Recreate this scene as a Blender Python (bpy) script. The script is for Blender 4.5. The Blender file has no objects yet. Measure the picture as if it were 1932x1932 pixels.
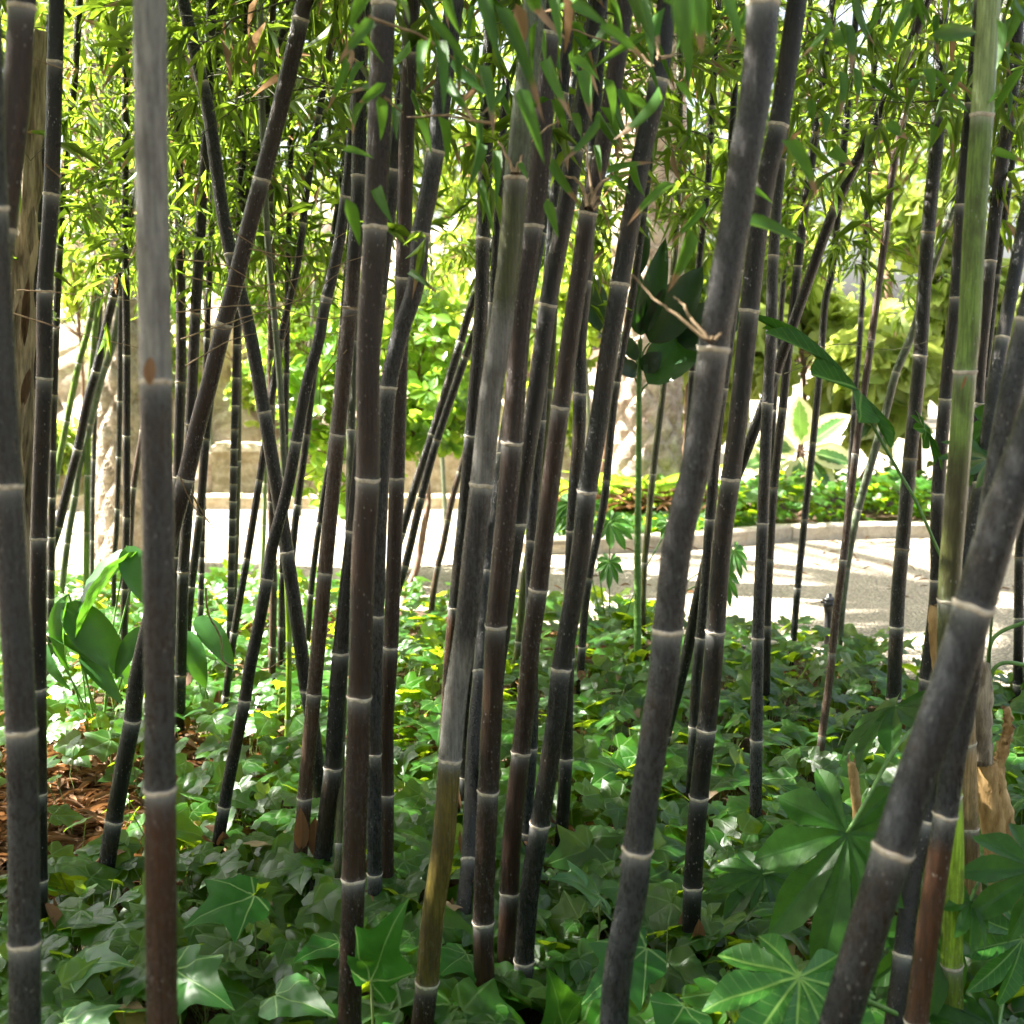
import bpy, math, random
import numpy as np
from mathutils import Vector

# ------------------------------------------------------------------ camera, world, sun, exposure
S = bpy.context.scene
COL = S.collection
F = 2333.0; CX = 966.0; PITCH = math.radians(7.83); CAMZ = 1.30
cam = bpy.data.objects.new('camera', bpy.data.cameras.new('camera')); COL.objects.link(cam)
cam.location = (0, 0, CAMZ); cam.rotation_euler = (math.pi/2 - PITCH, 0, 0)
cam.data.sensor_width = 36; cam.data.lens = 36*F/1932
cam.data.clip_start = 0.05; cam.data.clip_end = 600
cam.data.dof.use_dof = True; cam.data.dof.focus_distance = 2.9; cam.data.dof.aperture_fstop = 5.4
S.camera = cam

SUN_DIR = Vector((-0.60, 0.12, 0.77)).normalized()
w = bpy.data.worlds.new('World'); S.world = w; w.use_nodes = True
wn = w.node_tree; wn.nodes.clear()
sky = wn.nodes.new('ShaderNodeTexSky'); sky.sky_type = 'NISHITA'; sky.sun_disc = False
sky.sun_elevation = math.asin(SUN_DIR.z); sky.sun_rotation = math.atan2(SUN_DIR.x, SUN_DIR.y)
sky.air_density = 1.0; sky.dust_density = 6.0; sky.ozone_density = 1.0
bg = wn.nodes.new('ShaderNodeBackground'); bg.inputs['Strength'].default_value = 0.05
wo = wn.nodes.new('ShaderNodeOutputWorld')
hs = wn.nodes.new('ShaderNodeHueSaturation'); hs.inputs['Saturation'].default_value = 0.6
wn.links.new(sky.outputs[0], hs.inputs['Color']); wn.links.new(hs.outputs[0], bg.inputs[0]); wn.links.new(bg.outputs[0], wo.inputs[0])
sl = bpy.data.lights.new('sun', 'SUN'); sl.energy = 5.0; sl.angle = math.radians(0.53); sl.color = (1, .95, .86)
so = bpy.data.objects.new('sun', sl); COL.objects.link(so)
so.rotation_euler = SUN_DIR.to_track_quat('Z', 'Y').to_euler()
S.view_settings.view_transform = 'Standard'; S.view_settings.look = 'None'
S.view_settings.exposure = 3.65; S.view_settings.gamma = 1.0
S.view_settings.use_curve_mapping = False
cy = S.cycles
cy.max_bounces = 8; cy.diffuse_bounces = 4; cy.glossy_bounces = 3; cy.transmission_bounces = 6
cy.sample_clamp_indirect = 6.0; cy.use_denoising = True

rng = np.random.default_rng(7)
R = random.Random(11)

# ------------------------------------------------------------------ photo pixel -> place helpers
ca, sa = math.cos(PITCH), math.sin(PITCH)
def P(px, py, Y):
    """point seen at (px, py) of the 1932 px picture standing Y metres ahead"""
    u = -(py-CX)/F
    d = np.array([(px-CX)/F, ca+u*sa, -sa+u*ca])
    t = Y/d[1]
    return np.array([d[0]*t, Y, CAMZ+d[2]*t])
def G(px, py, z=0.0):
    u = -(py-CX)/F
    d = np.array([(px-CX)/F, ca+u*sa, -sa+u*ca])
    t = (z-CAMZ)/d[2]
    return np.array([d[0]*t, d[1]*t, z])
def M(w_, Y): return w_*Y/F        # pixels -> metres at Y (near enough)

# ------------------------------------------------------------------ mesh helpers
def new_mesh(name, verts, faces, mat=None, parent=None, origin=None, attrs=None, uv=None, smooth=True):
    """faces: list of int arrays (k x n), each block of polygons with n corners"""
    me = bpy.data.meshes.new(name)
    V = np.asarray(verts, dtype=np.float32)
    if origin is not None: V = V - np.asarray(origin, dtype=np.float32)
    me.vertices.add(len(V)); me.vertices.foreach_set('co', V.ravel())
    blocks = [np.asarray(f, dtype=np.int32) for f in faces if len(f)]
    loops = np.concatenate([b.ravel() for b in blocks])
    tot = np.concatenate([np.full(len(b), b.shape[1], dtype=np.int32) for b in blocks])
    st = np.concatenate([[0], np.cumsum(tot)[:-1]]).astype(np.int32)
    me.loops.add(len(loops)); me.loops.foreach_set('vertex_index', loops)
    me.polygons.add(len(tot)); me.polygons.foreach_set('loop_start', st); me.polygons.foreach_set('loop_total', tot)
    me.polygons.foreach_set('use_smooth', np.full(len(tot), smooth))
    me.update(calc_edges=True)
    for k, v in (attrs or {}).items():
        v = np.asarray(v, dtype=np.float32)
        if v.ndim == 1:
            a = me.attributes.new(k, 'FLOAT', 'POINT'); a.data.foreach_set('value', v)
        elif v.shape[1] == 4:
            a = me.attributes.new(k, 'FLOAT_COLOR', 'POINT'); a.data.foreach_set('color', v.ravel())
        else:
            a = me.attributes.new(k, 'FLOAT_VECTOR', 'POINT'); a.data.foreach_set('vector', v.ravel())
    o = bpy.data.objects.new(name, me); COL.objects.link(o)
    if mat: me.materials.append(mat)
    if parent is not None: o.parent = parent
    return o

def tag(o, label=None, cat=None, group=None, kind=None):
    if label: o['label'] = label
    if cat: o['category'] = cat
    if group: o['group'] = group
    if kind: o['kind'] = kind
    return o
def empty(name, loc, label, cat, group=None):
    o = bpy.data.objects.new(name, None); COL.objects.link(o); o.location = [float(a) for a in loc]
    o.empty_display_size = .1
    return tag(o, label, cat, group)

def catmull(pts, n=6):
    p = np.asarray(pts, float)
    if len(p) < 3: 
        t = np.linspace(0, 1, n+1)[:, None]; return p[0]*(1-t)+p[1]*t
    p = np.vstack([2*p[0]-p[1], p, 2*p[-1]-p[-2]])
    out = []
    for i in range(1, len(p)-2):
        t = np.linspace(0, 1, n, endpoint=False)[:, None]
        a, b, c, d = p[i-1], p[i], p[i+1], p[i+2]
        out.append(.5*((2*b)+(-a+c)*t+(2*a-5*b+4*c-d)*t**2+(-a+3*b-3*c+d)*t**3))
    out.append(p[-2][None])
    return np.vstack(out)

def tube(C, r, n=8, cap=True):
    """rings along polyline C with radii r -> verts, face blocks"""
    C = np.asarray(C, float); k = len(C); r = np.broadcast_to(np.asarray(r, float), (k,))
    T = np.gradient(C, axis=0); T /= np.linalg.norm(T, axis=1)[:, None]+1e-12
    ref = np.array([0, 1.0, 0]) if abs(T[:, 1]).mean() < .8 else np.array([1.0, 0, 0])
    A = np.cross(T, ref); A /= np.linalg.norm(A, axis=1)[:, None]+1e-12
    B = np.cross(T, A)
    th = np.linspace(0, 2*math.pi, n, endpoint=False)
    V = C[:, None]+r[:, None, None]*(np.cos(th)[None, :, None]*A[:, None]+np.sin(th)[None, :, None]*B[:, None])
    V = V.reshape(-1, 3)
    i = np.arange(k-1)[:, None]*n; j = np.arange(n)[None]; j2 = (j+1) % n
    Q = np.stack([i+j, i+j2, i+n+j2, i+n+j], -1).reshape(-1, 4)
    fs = [Q]
    if cap:
        fs.append(np.array([list(range(n))[::-1]])); fs.append(np.array([list(range((k-1)*n, k*n))]))
    return V, fs
def merge(parts):
    """[(V, faces)] -> V, face blocks grouped by corner count"""
    off = 0; Vs = []; by = {}
    for V, fs in parts:
        Vs.append(V)
        for f in fs:
            f = np.asarray(f); by.setdefault(f.shape[1], []).append(f+off)
        off += len(V)
    return np.vstack(Vs), [np.vstack(v) for v in by.values()]

# ------------------------------------------------------------------ leaf templates: verts (x across, y along, z up), faces, uv=(x,y)
def strip_leaf(wf, nseg=4, fold=.18, droop=.15, half=.5, wave=0.0):
    ys = np.linspace(0, 1, nseg+1); V = []; 
    for k, y in enumerate(ys):
        ww = half*wf(y); z = -droop*y*y
        if ww < 1e-3: V.append((0, y, z)); continue
        V += [(-ww, y, z+fold*ww+wave*math.sin(k*2.1)), (0, y, z), (ww, y, z+fold*ww+wave*math.cos(k*2.7))]
    tri, quad = [], []; idx = 0; rows = []
    for y in ys:
        if half*wf(y) < 1e-3: rows.append([idx]); idx += 1
        else: rows.append([idx, idx+1, idx+2]); idx += 3
    for a, b in zip(rows, rows[1:]):
        if len(a) == 1 and len(b) == 3: tri += [(a[0], b[1], b[0]), (a[0], b[2], b[1])]
        elif len(a) == 3 and len(b) == 1: tri += [(a[0], a[1], b[0]), (a[1], a[2], b[0])]
        elif len(a) == 3: quad += [(a[0], a[1], b[1], b[0]), (a[1], a[2], b[2], b[1])]
    return np.array(V, float), [np.array(tri).reshape(-1, 3), np.array(quad).reshape(-1, 4)]
def outline_leaf(pts, center, fold=.08, rings=(.5, 1), zfun=None):
    """fan of rings round a centre; pts closed outline (full)"""
    pts = np.array(pts, float); c = np.array(center, float); n = len(pts); V = [(*c, 0)]
    for r in rings:
        for p in pts:
            q = c+(p-c)*r; V.append((q[0], q[1], 0))
    V = np.array(V)
    if zfun is None: V[:, 2] = fold*np.abs(V[:, 0])-.22*np.maximum(V[:, 1]-.2, 0)**2-.15*np.abs(V[:, 0])**2
    else: V[:, 2] = zfun(V[:, 0], V[:, 1])
    tri = [(0, 1+i, 1+(i+1) % n) for i in range(n)]; quad = []
    for k in range(len(rings)-1):
        a = 1+k*n; b = a+n
        quad += [(a+i, b+i, b+(i+1) % n, a+(i+1) % n) for i in range(n)]
    return V, [np.array(tri), np.array(quad).reshape(-1, 4)]

lance = lambda y: 0 if y <= 0 or y >= 1 else (min(1, (y/.16)**.6)*(1-((y-.16)/.84)**1.7 if y > .16 else 1))
T_BAM = strip_leaf(lance, 3, .3, .12, .5)
T_BAMH = strip_leaf(lance, 7, .3, .16, .5)
T_OB = strip_leaf(lambda y: math.sin(math.pi*min(1, y**1.5))**.6 if 0 < y < 1 else 0, 5, .2, .12, .5)
T_EL = strip_leaf(lambda y: math.sin(math.pi*y)**.7 if 0 < y < .999 else 0, 6, .22, .2, .5)
T_ASP = strip_leaf(lambda y: (math.sin(math.pi*y**.85))**.75 if 0 < y < .999 else 0, 12, .3, .35, .5, .01)
T_STRAP = strip_leaf(lambda y: 1-y**3 if 0 < y < .999 else (.5 if y <= 0 else 0), 7, .3, .75, .5)
def ivy_outline(k):
    h = {0: [(.04, -.02), (.20, -.17), (.40, -.10), (.50, .08), (.36, .20), (.60, .46), (.33, .52), (.17, .74)],
         1: [(.04, -.02), (.25, -.14), (.45, -.02), (.48, .16), (.46, .26), (.62, .52), (.30, .56), (.14, .78)],
         2: [(.04, -.02), (.22, -.12), (.42, -.05), (.50, .12), (.46, .30), (.36, .48), (.24, .66), (.12, .84)]}[k]
    return [(0, 0.03)]+h+[(0, 1.0)]+[(-x, y) for x, y in h[::-1]]
def rounded(pts):
    p = np.array(pts, float); n = len(p); out = []
    for i in range(n):
        a, b_, c, d = p[i-1], p[i], p[(i+1) % n], p[(i+2) % n]; out.append(tuple(b_))
        m = .5*(b_+c)+.035*((b_-a)+(c-d)); out.append(tuple(m))
    return out
def ivy_tmpl(k, seed):
    r_ = random.Random(seed); a1, a2, a3, ph = r_.uniform(.01, .03), r_.uniform(.006, .018), r_.uniform(-.15, .3), r_.uniform(0, 6)
    zf = lambda x, y: .16*np.abs(x)*(1-a3)-.28*np.maximum(y-.2, 0)**2-.30*np.abs(x)**2+a1*np.sin(9*x+ph)*np.cos(7*y+ph)+a2*np.sin(15*y-11*x+ph)+a3*x*.4
    o = [(x*(1+r_.uniform(-.06, .06)), y+r_.uniform(-.02, .02)) for x, y in rounded(ivy_outline(k))]
    return outline_leaf(o, (0, .28), zfun=zf, rings=(.35, .7, 1))
T_IVY = [ivy_tmpl(k % 3, k) for k in range(6)]

def fatsia_template(nl=9, gap=31, depth=.40, seed=0, rings=(.18, .36, .54, .7, .85, 1)):
    r_ = random.Random(seed); out = []; g = math.radians(gap); h = (nl-1)/2
    Ls = []
    for k in range(nl): Ls.append(1-.42*(abs(k-h)/h)**1.6+r_.uniform(-.04, .04))
    def pt(r, a): return (r*math.sin(a), r*math.cos(a))
    out.append((0, -.05))
    for k in range(nl):
        a = (k-h)*g; L = Ls[k]; Lp = Ls[k-1] if k else L*.6; Ln = Ls[k+1] if k < nl-1 else L*.6
        out.append(pt(depth*(.7 if k == 0 else 1)*min(L, Lp)*1.08, a-g*.5))
        prof = [(.54, .46), (.62, .485), (.68, .465), (.70, .43), (.77, .38), (.79, .345), (.86, .24), (.875, .21), (.94, .11), (.95, .085), (1.03, 0)]
        for q, (rr, aa) in enumerate(prof[:-1]): out.append(pt(rr*L, a-g*aa*1.02/(1 if q else 1)))
        out.append(pt(L, a+r_.uniform(-.02, .02)))
        for rr, aa in prof[-2::-1]: out.append(pt(rr*L, a+g*aa*1.02))
    out.append(pt(depth*.7*Ls[-1], h*g+g*.5))
    def zf(x, y):
        th = np.arctan2(x, y); r = np.hypot(x, y)
        m = np.abs(((th/g+h+.5) % 1)-.5)      # 0 on the vein, .5 in the sinus
        return .30*r*m*(1.1-.5*r)-.22*r*r+.015*np.sin(9*x+3*y+seed)
    return outline_leaf(out, (0, 0), rings=rings, zfun=zf)
T_FAT = [fatsia_template(9, 34, .45, s) for s in range(3)]

def frames(D, U):
    """leaf frames from directions D (along) and approximate normals U -> N x 3 x 3 with columns x, y, z"""
    D = D/np.linalg.norm(D, axis=1)[:, None]
    X = np.cross(D, U); X /= np.linalg.norm(X, axis=1)[:, None]+1e-9
    Z = np.cross(X, D)
    return np.stack([X, D, Z], -1)
def scatter(tmpl, pos, Rm, sx, sy, vary):
    V, fs = tmpl; n = len(pos); m = len(V)
    L = V[None]*np.stack([sx, sy, sy], -1)[:, None]
    W = np.einsum('nij,nmj->nmi', Rm, L)+pos[:, None]
    off = (np.arange(n)*m)[:, None, None]
    F2 = [(f[None]+off).reshape(-1, f.shape[1]) for f in fs if len(f)]
    return W.reshape(-1, 3), F2, np.repeat(vary, m), np.tile(np.c_[V[:, :2], np.zeros(m)], (n, 1))
def join_scatter(items):
    parts = [(a, b) for a, b, c, d in items]; V, fs = merge(parts)
    return V, fs, np.concatenate([c for a, b, c, d in items]), np.vstack([d for a, b, c, d in items])
def leaves_obj(name, items, mat, parent=None, origin=None):
    V, fs, va, uv = join_scatter(items)
    return new_mesh(name, V, fs, mat, parent, origin, {'vary': va, 'luv': uv})
def one_leaf(name, tmpl, base, tip, width, mat, parent, origin, nrm=(0, -.6, .8), vary=.5):
    base = np.array(base, float); D = (np.array(tip, float)-base); L = np.linalg.norm(D)
    Rm = frames(D[None], np.array([nrm], float))
    it = scatter(tmpl, base[None], Rm, np.array([width]), np.array([L]), np.array([vary]))
    return leaves_obj(name, [it], mat, parent, origin)

# ------------------------------------------------------------------ materials
def mat_new(name):
    m = bpy.data.materials.new(name); m.use_nodes = True; nt = m.node_tree; nt.nodes.clear()
    out = nt.nodes.new('ShaderNodeOutputMaterial'); return m, nt, out
class NB:
    def __init__(s, nt): s.nt = nt
    def n(s, t, **kw):
        x = s.nt.nodes.new(t)
        for k, v in kw.items(): setattr(x, k, v)
        return x
    def set(s, sock, v):
        if hasattr(v, 'is_linked') or isinstance(v, bpy.types.NodeSocket): s.nt.links.new(v, sock)
        else: sock.default_value = v
    def math(s, op, a, b=0.0, c=None, clamp=False):
        x = s.n('ShaderNodeMath', operation=op, use_clamp=clamp); s.set(x.inputs[0], a); s.set(x.inputs[1], b)
        if c is not None: s.set(x.inputs[2], c)
        return x.outputs[0]
    def mix(s, f, a, b, mode='MIX'):
        x = s.n('ShaderNodeMix', data_type='RGBA', blend_type=mode)
        s.set(x.inputs[0], f); s.set(x.inputs[6], a if not isinstance(a, tuple) else (*a[:3], 1)); s.set(x.inputs[7], b if not isinstance(b, tuple) else (*b[:3], 1))
        return x.outputs[2]
    def attr(s, name): return s.n('ShaderNodeAttribute', attribute_name=name)
    def noise(s, vec, scale, detail=4, rough=.6):
        x = s.n('ShaderNodeTexNoise'); x.inputs['Scale'].default_value = scale; x.inputs['Detail'].default_value = detail
        x.inputs['Roughness'].default_value = rough
        if vec is not None: s.set(x.inputs['Vector'], vec)
        return x.outputs[0]
    def ramp(s, v, lo, hi):
        x = s.n('ShaderNodeMapRange', clamp=True, interpolation_type='SMOOTHSTEP'); s.set(x.inputs[0], v)
        x.inputs[1].default_value = lo; x.inputs[2].default_value = hi; return x.outputs[0]
    def bump(s, h, strength=.3, dist=.01):
        x = s.n('ShaderNodeBump'); x.inputs['Strength'].default_value = strength; x.inputs['Distance'].default_value = dist
        s.set(x.inputs['Height'], h); return x.outputs[0]
    def princ(s, col, rough=.5, normal=None, spec=.5, **kw):
        x = s.n('ShaderNodeBsdfPrincipled'); s.set(x.inputs['Base Color'], col if not isinstance(col, tuple) else (*col[:3], 1))
        s.set(x.inputs['Roughness'], rough); s.set(x.inputs['Specular IOR Level'], spec)
        if normal is not None: s.set(x.inputs['Normal'], normal)
        return x.outputs[0]

def culm_mat():
    m, nt, out = mat_new('bamboo_culm_skin'); b = NB(nt)
    tc = b.n('ShaderNodeTexCoord'); oi = b.n('ShaderNodeObjectInfo')
    ma = b.n('ShaderNodeVectorMath', operation='ADD'); b.set(ma.inputs[0], tc.outputs['Object'])
    cmb = b.n('ShaderNodeCombineXYZ'); b.set(cmb.inputs[0], b.math('MULTIPLY', oi.outputs['Random'], 37.0)); b.set(cmb.inputs[2], b.math('MULTIPLY', oi.outputs['Random'], 11.0))
    b.set(ma.inputs[1], cmb.outputs[0])
    mp = b.n('ShaderNodeMapping'); mp.inputs['Scale'].default_value = (1, 1, .06); b.set(mp.inputs[0], ma.outputs[0])
    mp2 = b.n('ShaderNodeMapping'); mp2.inputs['Scale'].default_value = (1, 1, .45); b.set(mp2.inputs[0], ma.outputs[0])
    col = b.attr('col'); below = b.attr('below')
    streak = b.noise(mp.outputs[0], 260, 5, .7)
    c1 = b.mix(b.ramp(streak, .35, .68), (.42, .42, .42), (.98, .94, .90)); c = b.mix(1.0, col.outputs[0], c1, 'MULTIPLY')
    brown = b.ramp(b.noise(mp2.outputs[0], 14, 5, .7), .46, .64)
    c = b.mix(b.math('MULTIPLY', brown, .55), c, (.030, .019, .010))
    patch = b.math('MULTIPLY', b.ramp(b.noise(mp2.outputs[0], 170, 8, .8), .42, .66), b.math('MULTIPLY_ADD', b.ramp(b.noise(mp2.outputs[0], 11, 4, .65), .36, .66), .75, .30))
    fine = b.ramp(b.noise(mp.outputs[0], 520, 4, .8), .50, .66)
    bl = b.math('MULTIPLY', b.math('MULTIPLY_ADD', patch, .75, b.math('MULTIPLY', fine, .35)), col.outputs['Alpha'], clamp=True)
    c = b.mix(b.math('MULTIPLY', bl, .7), c, (.082, .090, .092))
    # waxy white bloom under each node (attribute falls off below the ring) and speckles
    nz = b.noise(mp2.outputs[0], 90, 5, .7)
    wf = b.math('MULTIPLY', b.math('POWER', below.outputs['Fac'], 1.8), b.math('MULTIPLY_ADD', nz, 1.1, .15), clamp=True)
    c = b.mix(b.math('MULTIPLY', wf, .75), c, (.17, .18, .175))
    w2 = b.math('MULTIPLY', b.math('POWER', below.outputs['Fac'], 7.0), .8, clamp=True); c = b.mix(w2, c, (.55, .54, .49))
    vo = b.n('ShaderNodeTexVoronoi'); vo.inputs['Scale'].default_value = 150; b.set(vo.inputs['Vector'], mp2.outputs[0])
    sp = b.math('MULTIPLY', b.math('LESS_THAN', vo.outputs['Distance'], .16), .45)
    c = b.mix(b.math('MULTIPLY', sp, b.ramp(b.noise(ma.outputs[0], 14, 2), .45, .6)), c, (.30, .29, .26))
    h = b.math('ADD', streak, b.math('MULTIPLY', fine, .6))
    p = b.princ(c, b.math('MULTIPLY_ADD', bl, .35, .24), b.bump(b.math('ADD', h, patch), .5, .002), .36)
    nt.links.new(p, out.inputs[0]); return m
M_CULM = culm_mat()
def simple_mat(name, c1, c2, scale=30, rough=.7, bumpd=.004, bs=.4, spec=.4, detail=6, stretch=(1, 1, 1)):
    m, nt, out = mat_new(name); b = NB(nt); tc = b.n('ShaderNodeTexCoord')
    mp = b.n('ShaderNodeMapping'); mp.inputs['Scale'].default_value = stretch; b.set(mp.inputs[0], tc.outputs['Object'])
    nz = b.noise(mp.outputs[0], scale, detail, .65); c = b.mix(b.ramp(nz, .3, .7), c1, c2)
    nt.links.new(b.princ(c, rough, b.bump(nz, bs, bumpd), spec), out.inputs[0]); return m
def ring_mat(name, lo, hi, scar):
    m, nt, out = mat_new(name); b = NB(nt); v = b.attr('band').outputs['Fac']; tc = b.n('ShaderNodeTexCoord')
    nz = b.noise(tc.outputs['Object'], 160, 5, .75); v2 = b.math('ADD', v, b.math('MULTIPLY_ADD', nz, .5, -.25))
    c = b.mix(b.ramp(nz, .35, .65), lo, hi); c = b.mix(b.ramp(v2, .80, .92), c, scar); c = b.mix(b.math('SUBTRACT', 1, b.ramp(v2, .0, .35)), c, tuple(q*.5 for q in lo))
    nt.links.new(b.princ(c, .65, b.bump(nz, .5, .001), .3), out.inputs[0]); return m
M_RING = ring_mat('node_wax', (.40, .34, .25), (.68, .63, .53), (.12, .065, .035))
M_RINGT = ring_mat('node_scar', (.20, .15, .09), (.38, .31, .21), (.10, .055, .03))
M_TWIG = simple_mat('dry_twig', (.16, .10, .05), (.36, .25, .14), 60, .7, .001, .3)
M_TWIGG = simple_mat('dark_twig', (.035, .03, .018), (.10, .11, .04), 60, .6, .001, .3)
M_STEM = simple_mat('green_stem', (.07, .16, .03), (.13, .26, .06), 50, .45, .001, .2)
M_PET = simple_mat('ivy_stalk', (.12, .18, .05), (.22, .26, .09), 50, .5, .001, .2)
M_TAN = simple_mat('tan_bark', (.24, .13, .04), (.56, .37, .16), 45, .65, .006, 1.0, stretch=(1, 1, .3), detail=10)
M_BARK = simple_mat('brown_bark', (.07, .04, .025), (.20, .12, .07), 50, .8, .006, .7, stretch=(1, 1, .3))
M_OLD = simple_mat('weathered_wood', (.10, .075, .05), (.55, .46, .33), 22, .8, .01, .8, stretch=(2.2, 2.2, .22))
M_DARKPL = simple_mat('black_plastic', (.012, .013, .014), (.03, .03, .032), 40, .35, .001, .2, spec=.5)

def leaf_mat(name, dark, light, trans, tf=.4, rough=.4, vein=None, gap=31, veincol=(.25, .36, .12), vw=.012, brown=0.0, spec=.5, margin=None, sidev=True, blot=.5):
    m, nt, out = mat_new(name); b = NB(nt)
    va = b.attr('vary').outputs['Fac']; luv = b.attr('luv')
    sep = b.n('ShaderNodeSeparateXYZ'); b.set(sep.inputs[0], luv.outputs['Vector']); x, y = sep.outputs[0], sep.outputs[1]
    tc = b.n('ShaderNodeTexCoord'); nz = b.noise(tc.outputs['Object'], 28, 5, .65)
    f = b.math('MULTIPLY_ADD', b.ramp(nz, .3, .7), blot*.6, b.math('MULTIPLY', va, 1-blot*.4), clamp=True)
    c = b.mix(f, dark, light); tcn = b.mix(f, tuple(t*.6 for t in trans), trans)
    h = nz
    if margin:
        ed = b.math('ADD', b.math('ABSOLUTE', x), b.math('MULTIPLY', b.noise(luv.outputs['Vector'], 6, 4, .8), .42))
        # the cream margin follows the outline of the ellipse
        rr = b.math('DIVIDE', ed, b.math('MAXIMUM', b.math('POWER', b.math('SINE', b.math('MULTIPLY', y, 3.1416, clamp=False)), .7), .05))
        k = b.ramp(rr, .46, .50); c = b.mix(k, c, margin); tcn = b.mix(k, tcn, margin)
    if vein == 'palm':
        th = b.math('ARCTAN2', x, y); r = b.math('SQRT', b.math('ADD', b.math('MULTIPLY', x, x), b.math('MULTIPLY', y, y)))
        g = math.radians(gap)
        q = b.math('SUBTRACT', b.math('FRACT', b.math('ADD', b.math('DIVIDE', th, g), 100.5)), .5)
        dist = b.math('MULTIPLY', b.math('ABSOLUTE', q), b.math('MULTIPLY', r, g))
        wv = b.math('MULTIPLY_ADD', r, -vw*.7, vw)
        k = b.math('SUBTRACT', 1, b.ramp(b.math('SUBTRACT', dist, wv), -vw*.4, vw*.5))
        # side veins, herringbone about each main vein
        sv = b.math('ABSOLUTE', b.math('SUBTRACT', b.math('FRACT', b.math('MULTIPLY', b.math('SUBTRACT', r, b.math('MULTIPLY', dist, .9)), 11)), .5))
        k2 = b.math('MULTIPLY', b.math('SUBTRACT', 1, b.ramp(sv, .02, .09)), .35)
        kk = b.math('MAXIMUM', k, k2 if sidev else k)
        c = b.mix(b.math('MULTIPLY', kk, .75), c, veincol); h = b.math('SUBTRACT', nz, b.math('MULTIPLY', kk, 1.5))
    elif vein == 'mid':
        ax = b.math('ABSOLUTE', x)
        k = b.math('SUBTRACT', 1, b.ramp(ax, vw*.6, vw*1.6))
        sv = b.math('ABSOLUTE', b.math('SUBTRACT', b.math('FRACT', b.math('MULTIPLY', b.math('SUBTRACT', y, b.math('MULTIPLY', ax, .5)), 13)), .5))
        k2 = b.math('MULTIPLY', b.math('SUBTRACT', 1, b.ramp(sv, .02, .12)), .25 if sidev else 0.0)
        kk = b.math('MAXIMUM', k, k2); c = b.mix(b.math('MULTIPLY', kk, .6), c, veincol); h = b.math('SUBTRACT', nz, b.math('MULTIPLY', kk, 1.2))
    elif vein == 'long':
        pl = b.math('ABSOLUTE', b.math('SUBTRACT', b.math('FRACT', b.math('MULTIPLY', x, 22)), .5)); h = b.math('ADD', nz, b.math('MULTIPLY', pl, 2))
        c = b.mix(b.math('MULTIPLY', b.ramp(pl, .25, .5), .25), c, veincol)
    if brown > 0:
        # withered tips: some leaves only (vary), from a ragged line to the tip
        bt = b.math('ADD', y, b.math('MULTIPLY', b.noise(luv.outputs['Vector'], 6, 3), .25))
        kb = b.math('MULTIPLY', b.ramp(bt, .78, .86), b.math('LESS_THAN', b.math('FRACT', b.math('MULTIPLY', va, 7.31)), brown))
        full = b.math('GREATER_THAN', b.math('FRACT', b.math('MULTIPLY', va, 13.7)), 1-brown*.16)
        kb = b.math('MAXIMUM', kb, full)
        c = b.mix(kb, c, (.36, .25, .15)); tcn = b.mix(kb, tcn, (.30, .18, .09))
    nrm = b.bump(h, .22, .002)
    p = b.princ(c, rough, nrm, spec)
    t = b.n('ShaderNodeBsdfTranslucent'); b.set(t.inputs[0], tcn); b.set(t.inputs['Normal'], nrm)
    ms = b.n('ShaderNodeMixShader'); ms.inputs[0].default_value = tf
    nt.links.new(p, ms.inputs[1]); nt.links.new(t.outputs[0], ms.inputs[2]); nt.links.new(ms.outputs[0], out.inputs[0]); return m

M_BAM = leaf_mat('bamboo_leaf', (.020, .055, .008), (.080, .16, .020), (.30, .46, .03), .50, .42, 'mid', veincol=(.12, .2, .05), vw=.05, brown=.16, sidev=False)
M_BAMF = leaf_mat('bamboo_leaf_near', (.025, .09, .012), (.07, .21, .02), (.16, .34, .03), .45, .42, 'long', veincol=(.12, .28, .05), brown=.34)
M_BAMS = leaf_mat('bamboo_leaf_painted_sun', (.06, .14, .015), (.16, .28, .035), (.46, .64, .06), .52, .4, 'mid', veincol=(.12, .2, .05), vw=.05, brown=.12, sidev=False)  # lighter copy of the bamboo leaf, sunlight painted into its colours
M_IVY = leaf_mat('ivy_leaf', (.005, .036, .003), (.026, .112, .008), (.48, .70, .02), .42, .34, 'palm', 52, (.09, .17, .05), .022, brown=.03, spec=.42, sidev=False)
M_IVYB = leaf_mat('ivy_leaf_dimmed', (.010, .060, .008), (.030, .130, .014), (.10, .28, .015), .22, .38, 'palm', 52, (.20, .32, .10), .014, spec=.25, sidev=False)  # copy of the ivy leaf, backlit glow dimmed in its translucent colour
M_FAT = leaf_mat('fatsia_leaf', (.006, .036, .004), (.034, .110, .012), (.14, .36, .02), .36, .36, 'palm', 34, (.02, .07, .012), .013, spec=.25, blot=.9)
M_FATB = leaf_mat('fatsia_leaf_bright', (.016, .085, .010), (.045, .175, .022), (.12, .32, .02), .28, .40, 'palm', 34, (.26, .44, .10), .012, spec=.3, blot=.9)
M_ROUND = leaf_mat('round_leaf', (.035, .11, .010), (.10, .23, .025), (.44, .68, .05), .55, .35, 'mid', veincol=(.2, .3, .08), vw=.03, sidev=False)
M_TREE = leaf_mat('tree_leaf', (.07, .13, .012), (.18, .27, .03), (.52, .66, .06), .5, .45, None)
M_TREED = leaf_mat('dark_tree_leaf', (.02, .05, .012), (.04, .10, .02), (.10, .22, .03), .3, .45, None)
M_YEL = leaf_mat('yellow_leaf', (.20, .30, .05), (.45, .52, .14), (.55, .65, .12), .45, .4, 'mid', veincol=(.5, .55, .25), vw=.03, sidev=False)
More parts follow.
